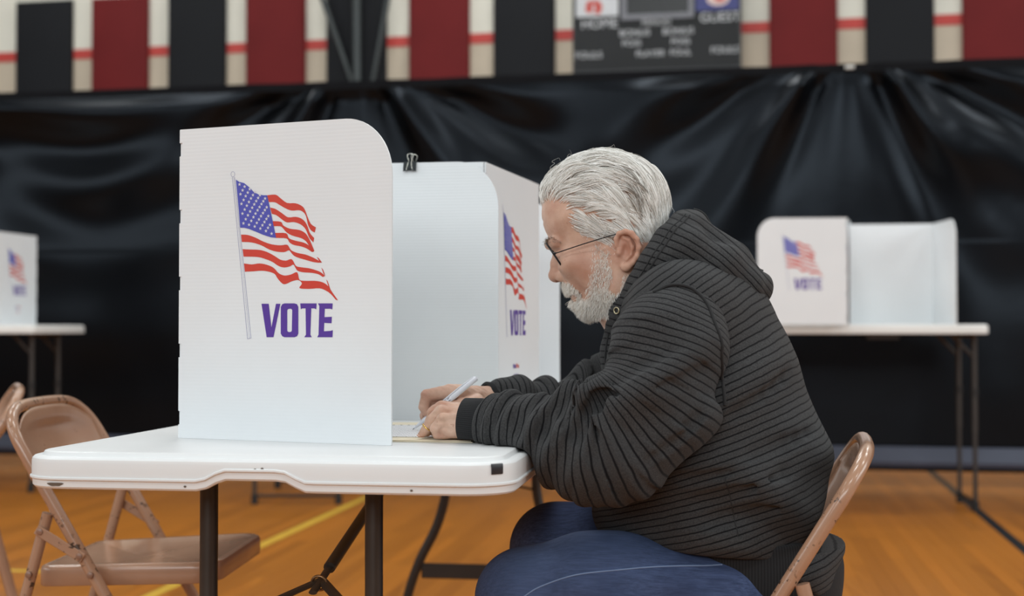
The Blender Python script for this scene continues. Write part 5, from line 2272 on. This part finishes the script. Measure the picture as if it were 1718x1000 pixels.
# darker streak behind the temple
dpoly = [(1018, 288), (1036, 282), (1052, 300), (1072, 345), (1060, 352), (1040, 322)]
dk = in_poly(X_, Y_, dpoly)
dk_path = path[dk][:260]
dkg = grad(skull, dk_path.reshape(-1, 3)).reshape(dk_path.shape)
strands('dark_streak', dk_path + dkg * .0012, rad, hair_mat('dark_grey_hair', [(0.0, srgb(96, 88, 80)), (1.0, srgb(160, 152, 142))]), hair)
# a few stray hairs
ns = 70
sr = rng.choice(NH, ns, False)
sp2 = path[sr].copy()
out = grad(skull, sp2[:, -1])
for j in range(KP):
    t = j / (KP - 1)
    sp2[:, j] += out * (0.016 * t * t * rng.uniform(.3, 1.2, ns))[:, None] + rng.normal(0, .004, (ns, 3)) * t * t
strands('stray_hair', sp2, rad * .6, HAIR, hair)

BPOLY = [(1004, 412), (1024, 424), (1030, 452), (1062, 470), (1048, 505), (1034, 545), (960, 545), (945, 512), (950, 500), (957, 502), (966, 508), (974, 500), (968, 489), (957, 491.5), (946, 490), (936, 482), (942, 473), (958, 475),
         (972, 487), (982, 506), (992, 500), (998, 470), (1003, 440)]


def bmask(c):
    x, y = side_px(c)
    sx_ = np.interp(x, [950, 990, 1000], [1.0, 2.5, 5.0])
    m = in_poly(x + rng.normal(0, 1, len(x)) * sx_, y + rng.normal(0, 1, len(x)) * sx_ * .8, BPOLY).astype(float) * (y < 529)
    dens = np.interp(y, [410, 470, 500, 515], [.40, .45, .75, 1.0]) * np.where(x < 990, 1.6, 1.0)
    return m * dens * (np.abs(c[:, 1] - Y0) < .075)


NB = 11500
rb = surf_samples(Vh, Qh, NB, bmask)
X_, Y_ = side_px(rb)
gb = grad(head, rb)
chin = np.clip((Y_ - 470) / 50, 0, 1)
must = (Y_ < 493) & (X_ < 975)
lb = np.where(must, .0095, .0070 + .0095 * chin * np.interp(X_, [985, 1010], [1.0, .45])) * rng.uniform(.7, 1.2, NB)
dirv = np.stack([np.where(must, .25, np.interp(X_, [955, 985, 1040], [-.35, -.10, .15])), np.zeros(NB), np.where(must, -.9, -1.0) * np.ones(NB)], 1)
dirv += rng.normal(0, .28, (NB, 3))
KB = 6
pb = [rb - gb * .001]
p = rb.copy()
for j in range(1, KB):
    d = dirv + gb * (1.15 - .18 * j)
    d /= np.linalg.norm(d, axis=1)[:, None]
    p = p + d * (lb / (KB - 1))[:, None] + rng.normal(0, .00025, (NB, 3))
    pb.append(p.copy())
beard = strands('beard', np.stack(pb, 1), np.interp(np.linspace(0, 1, KB), [0, .7, 1], [.00021, .00020, .00009]), BEARD, man)
beard['label'] = 'short white beard and moustache'

EB = [(914, 404), (930, 401), (944, 406), (946, 412), (930, 409), (916, 412)]


def emask(c):
    x, y = side_px(c)
    return in_poly(x, y, EB).astype(float) * (np.abs(np.abs(c[:, 1] - Y0) - .03) < .022)


NE = 300
re_ = surf_samples(Vh, Qh, NE, emask)
ge = grad(head, re_)
de = np.stack([np.full(NE, .5), np.sign(re_[:, 1] - Y0) * .7, np.full(NE, -.25)], 1) + rng.normal(0, .25, (NE, 3))
pe = [re_]
p = re_.copy()
for j in range(1, 5):
    d = de + ge * .7
    d /= np.linalg.norm(d, axis=1)[:, None]
    p = p + d * .0024
    pe.append(p.copy())
brow = strands('eyebrows', np.stack(pe, 1), np.array([.0002, .0002, .00018, .00015, .00008]), BROW, man)
# lash lines of the lowered eyelids
LASH = mat('lash_brown', srgb(70, 46, 38), 0.6)
for s in (-1, 1):
    lp_ = [pt(931.5 + 4 * abs(t), 434 - .8 * abs(t), s * (.031 + t * .012)) for t in np.linspace(-1, 1, 9)]
    mesh_obj('lashes', G().tube(lp_, .0009, 6), LASH, body, 60, PB)

# ------------------------------------------------------------------ eyeglasses
gl_ = bpy.data.objects.new('eyeglasses', None)
COL.objects.link(gl_)
gl_.parent = man
gl_['label'] = 'thin dark metal eyeglasses'
WIRE = mat('dark_spectacle_metal', srgb(46, 44, 44), 0.3, 0.7)


def lens_glass():
    k = NT('lens_glass')
    v = k.coords((1, 1, 1))
    nz = k.noise(v, 3.0)
    k.base(k.ramp(nz.outputs['Fac'], [(0, (0.97, 0.98, 0.98, 1)), (1, (1, 1, 1, 1))]))
    k.b.inputs['Transmission Weight'].default_value = 1.0
    k.b.inputs['IOR'].default_value = 1.25
    return k.set(0.02, 0, 0.5)


GLASS = lens_glass()
ctr = pt(934.5, 431.5)
dn = pt(948, 451) - pt(921, 411)
dn /= np.linalg.norm(dn)                       # down the lens
rt = np.array([0, 1.0, 0])
fw = np.cross(rt, dn)
for s in (-1, 1):
    c = ctr + rt * s * .033 + np.array([.0010, 0, 0])
    loop = []
    for w in np.linspace(0, 2 * math.pi, 41)[:-1]:
        cu, su = math.cos(w), math.sin(w)
        a = .0262 * np.sign(cu) * abs(cu) ** .75
        b = .0272 * np.sign(su) * abs(su) ** .78
        loop.append(c + rt * a * s + dn * b + np.array([1, 0, 0]) * (.0016 * (a / .0255) ** 2 if a > 0 else 0))
    mesh_obj('rim', G().tube(loop, .0017, 8, True), WIRE, gl_, 60, PB)
    rings_ = []
    for f, o_ in ((1.0, 0), (.6, -.0012), (.2, -.0018)):
        rings_.append([c + (np.array(q_) - c) * f + np.array([o_, 0, 0]) for q_ in loop])
    ln_g = G().loft(rings_, False, True)
    lo_ = mesh_obj('lens', ln_g, GLASS, gl_, 0, PB)
    hinge = c + rt * s * .0275 - dn * .004 + np.array([.002, 0, 0])
    earp = pt(1030, 394, -.0815)
    e1 = pt(1052, 390, -.0800)
    e2 = pt(1066, 408, -.074)
    if s > 0:
        earp, e1, e2 = mir(earp), mir(e1), mir(e2)
    mesh_obj('temple', G().tube(smooth_path([hinge, hinge + np.array([.006, s * .004, .0005]), hinge * .5 + earp * .5 + np.array([0, s * .003, 0]), earp, e1, e2], 40), .0010, 8), WIRE, gl_, 60, PB)
    mesh_obj('hinge', G().box(hinge + np.array([.002, s * .002, 0]), (.006, .003, .004), .0008), WIRE, gl_, None, PB)
    pad = c - rt * s * .020 + dn * .006 + np.array([.006, 0, 0])
    mesh_obj('nose_pad', G().ball(pad, .0042, 10, 6, (.5, .5, 1)), GLASS, gl_, 0, PB)
brp = [ctr - rt * .009 - dn * .006, ctr - rt * .004 - dn * .010 + np.array([-.002, 0, 0]), ctr + rt * .004 - dn * .010 + np.array([-.002, 0, 0]), ctr + rt * .009 - dn * .006]
mesh_obj('bridge', G().tube(smooth_path(brp, 16), .0012, 8), WIRE, gl_, 60, PB)

# ------------------------------------------------------------------ the pen in his right hand
ax = (tail - tip) / np.linalg.norm(tail - tip)
pen = thing('felt_tip_pen', 'white felt tip pen held in the right hand of the man', 'pen', t2w(*tip), -TA)
PW = mat('white_pen_plastic', srgb(226, 228, 236), 0.3, var=0.02)
mesh_obj('barrel', G().tube([tip + ax * u for u in (.024, .027, .03, plen * .62, plen * .62 + .001)], [.0030, .0041, .0045, .0046, .0043], 20), PW, pen, 40, tip)
mesh_obj('cone', G().tube([tip + ax * u for u in (.004, .012, .0245)], [.0014, .0025, .0038], 18), PW, pen, 60, tip)
mesh_obj('nib', G().tube([tip, tip + ax * .002, tip + ax * .005], [.0004, .0008, .0009], 10), mat('black_nib', srgb(30, 30, 32), 0.6), pen, 60, tip)
mesh_obj('cap', G().tube([tip + ax * u for u in (plen * .625, plen * .63, plen - .002, plen)], [.0046, .0050, .0044, .0034], 20), PW, pen, 40, tip)
n1 = np.cross(ax, np.array([.15, -1.0, 0.25])); n1 /= np.linalg.norm(n1)
fwd = np.cross(n1, ax)
if fwd[1] > 0:
    fwd = -fwd
side = np.cross(ax, fwd)
ca, cb_ = tip + ax * (plen * .50), tip + ax * (plen * .98)
mesh_obj('clip', G().tube([ca - side * .0060 + fwd * .001, (ca + cb_) / 2 - side * .0063 + fwd * .001, cb_ - side * .0045 + fwd * .001], .0012, 8), PW, pen, 60, tip)
INK = mat('pen_print', srgb(58, 60, 78), 0.5)
wc = tip + ax * (plen * .555)
up_ = np.cross(fwd, ax)
if up_[2] < 0:
    up_ = -up_


def on_pen(u, v, w):
    a = v / .0047
    return wc + ax * u + (fwd * math.cos(a) + up_ * math.sin(a)) * .00485


mesh_obj('lettering', text_mesh('KAZI', .0080, on_pen, 1.0, .0003), INK, pen, None, tip)
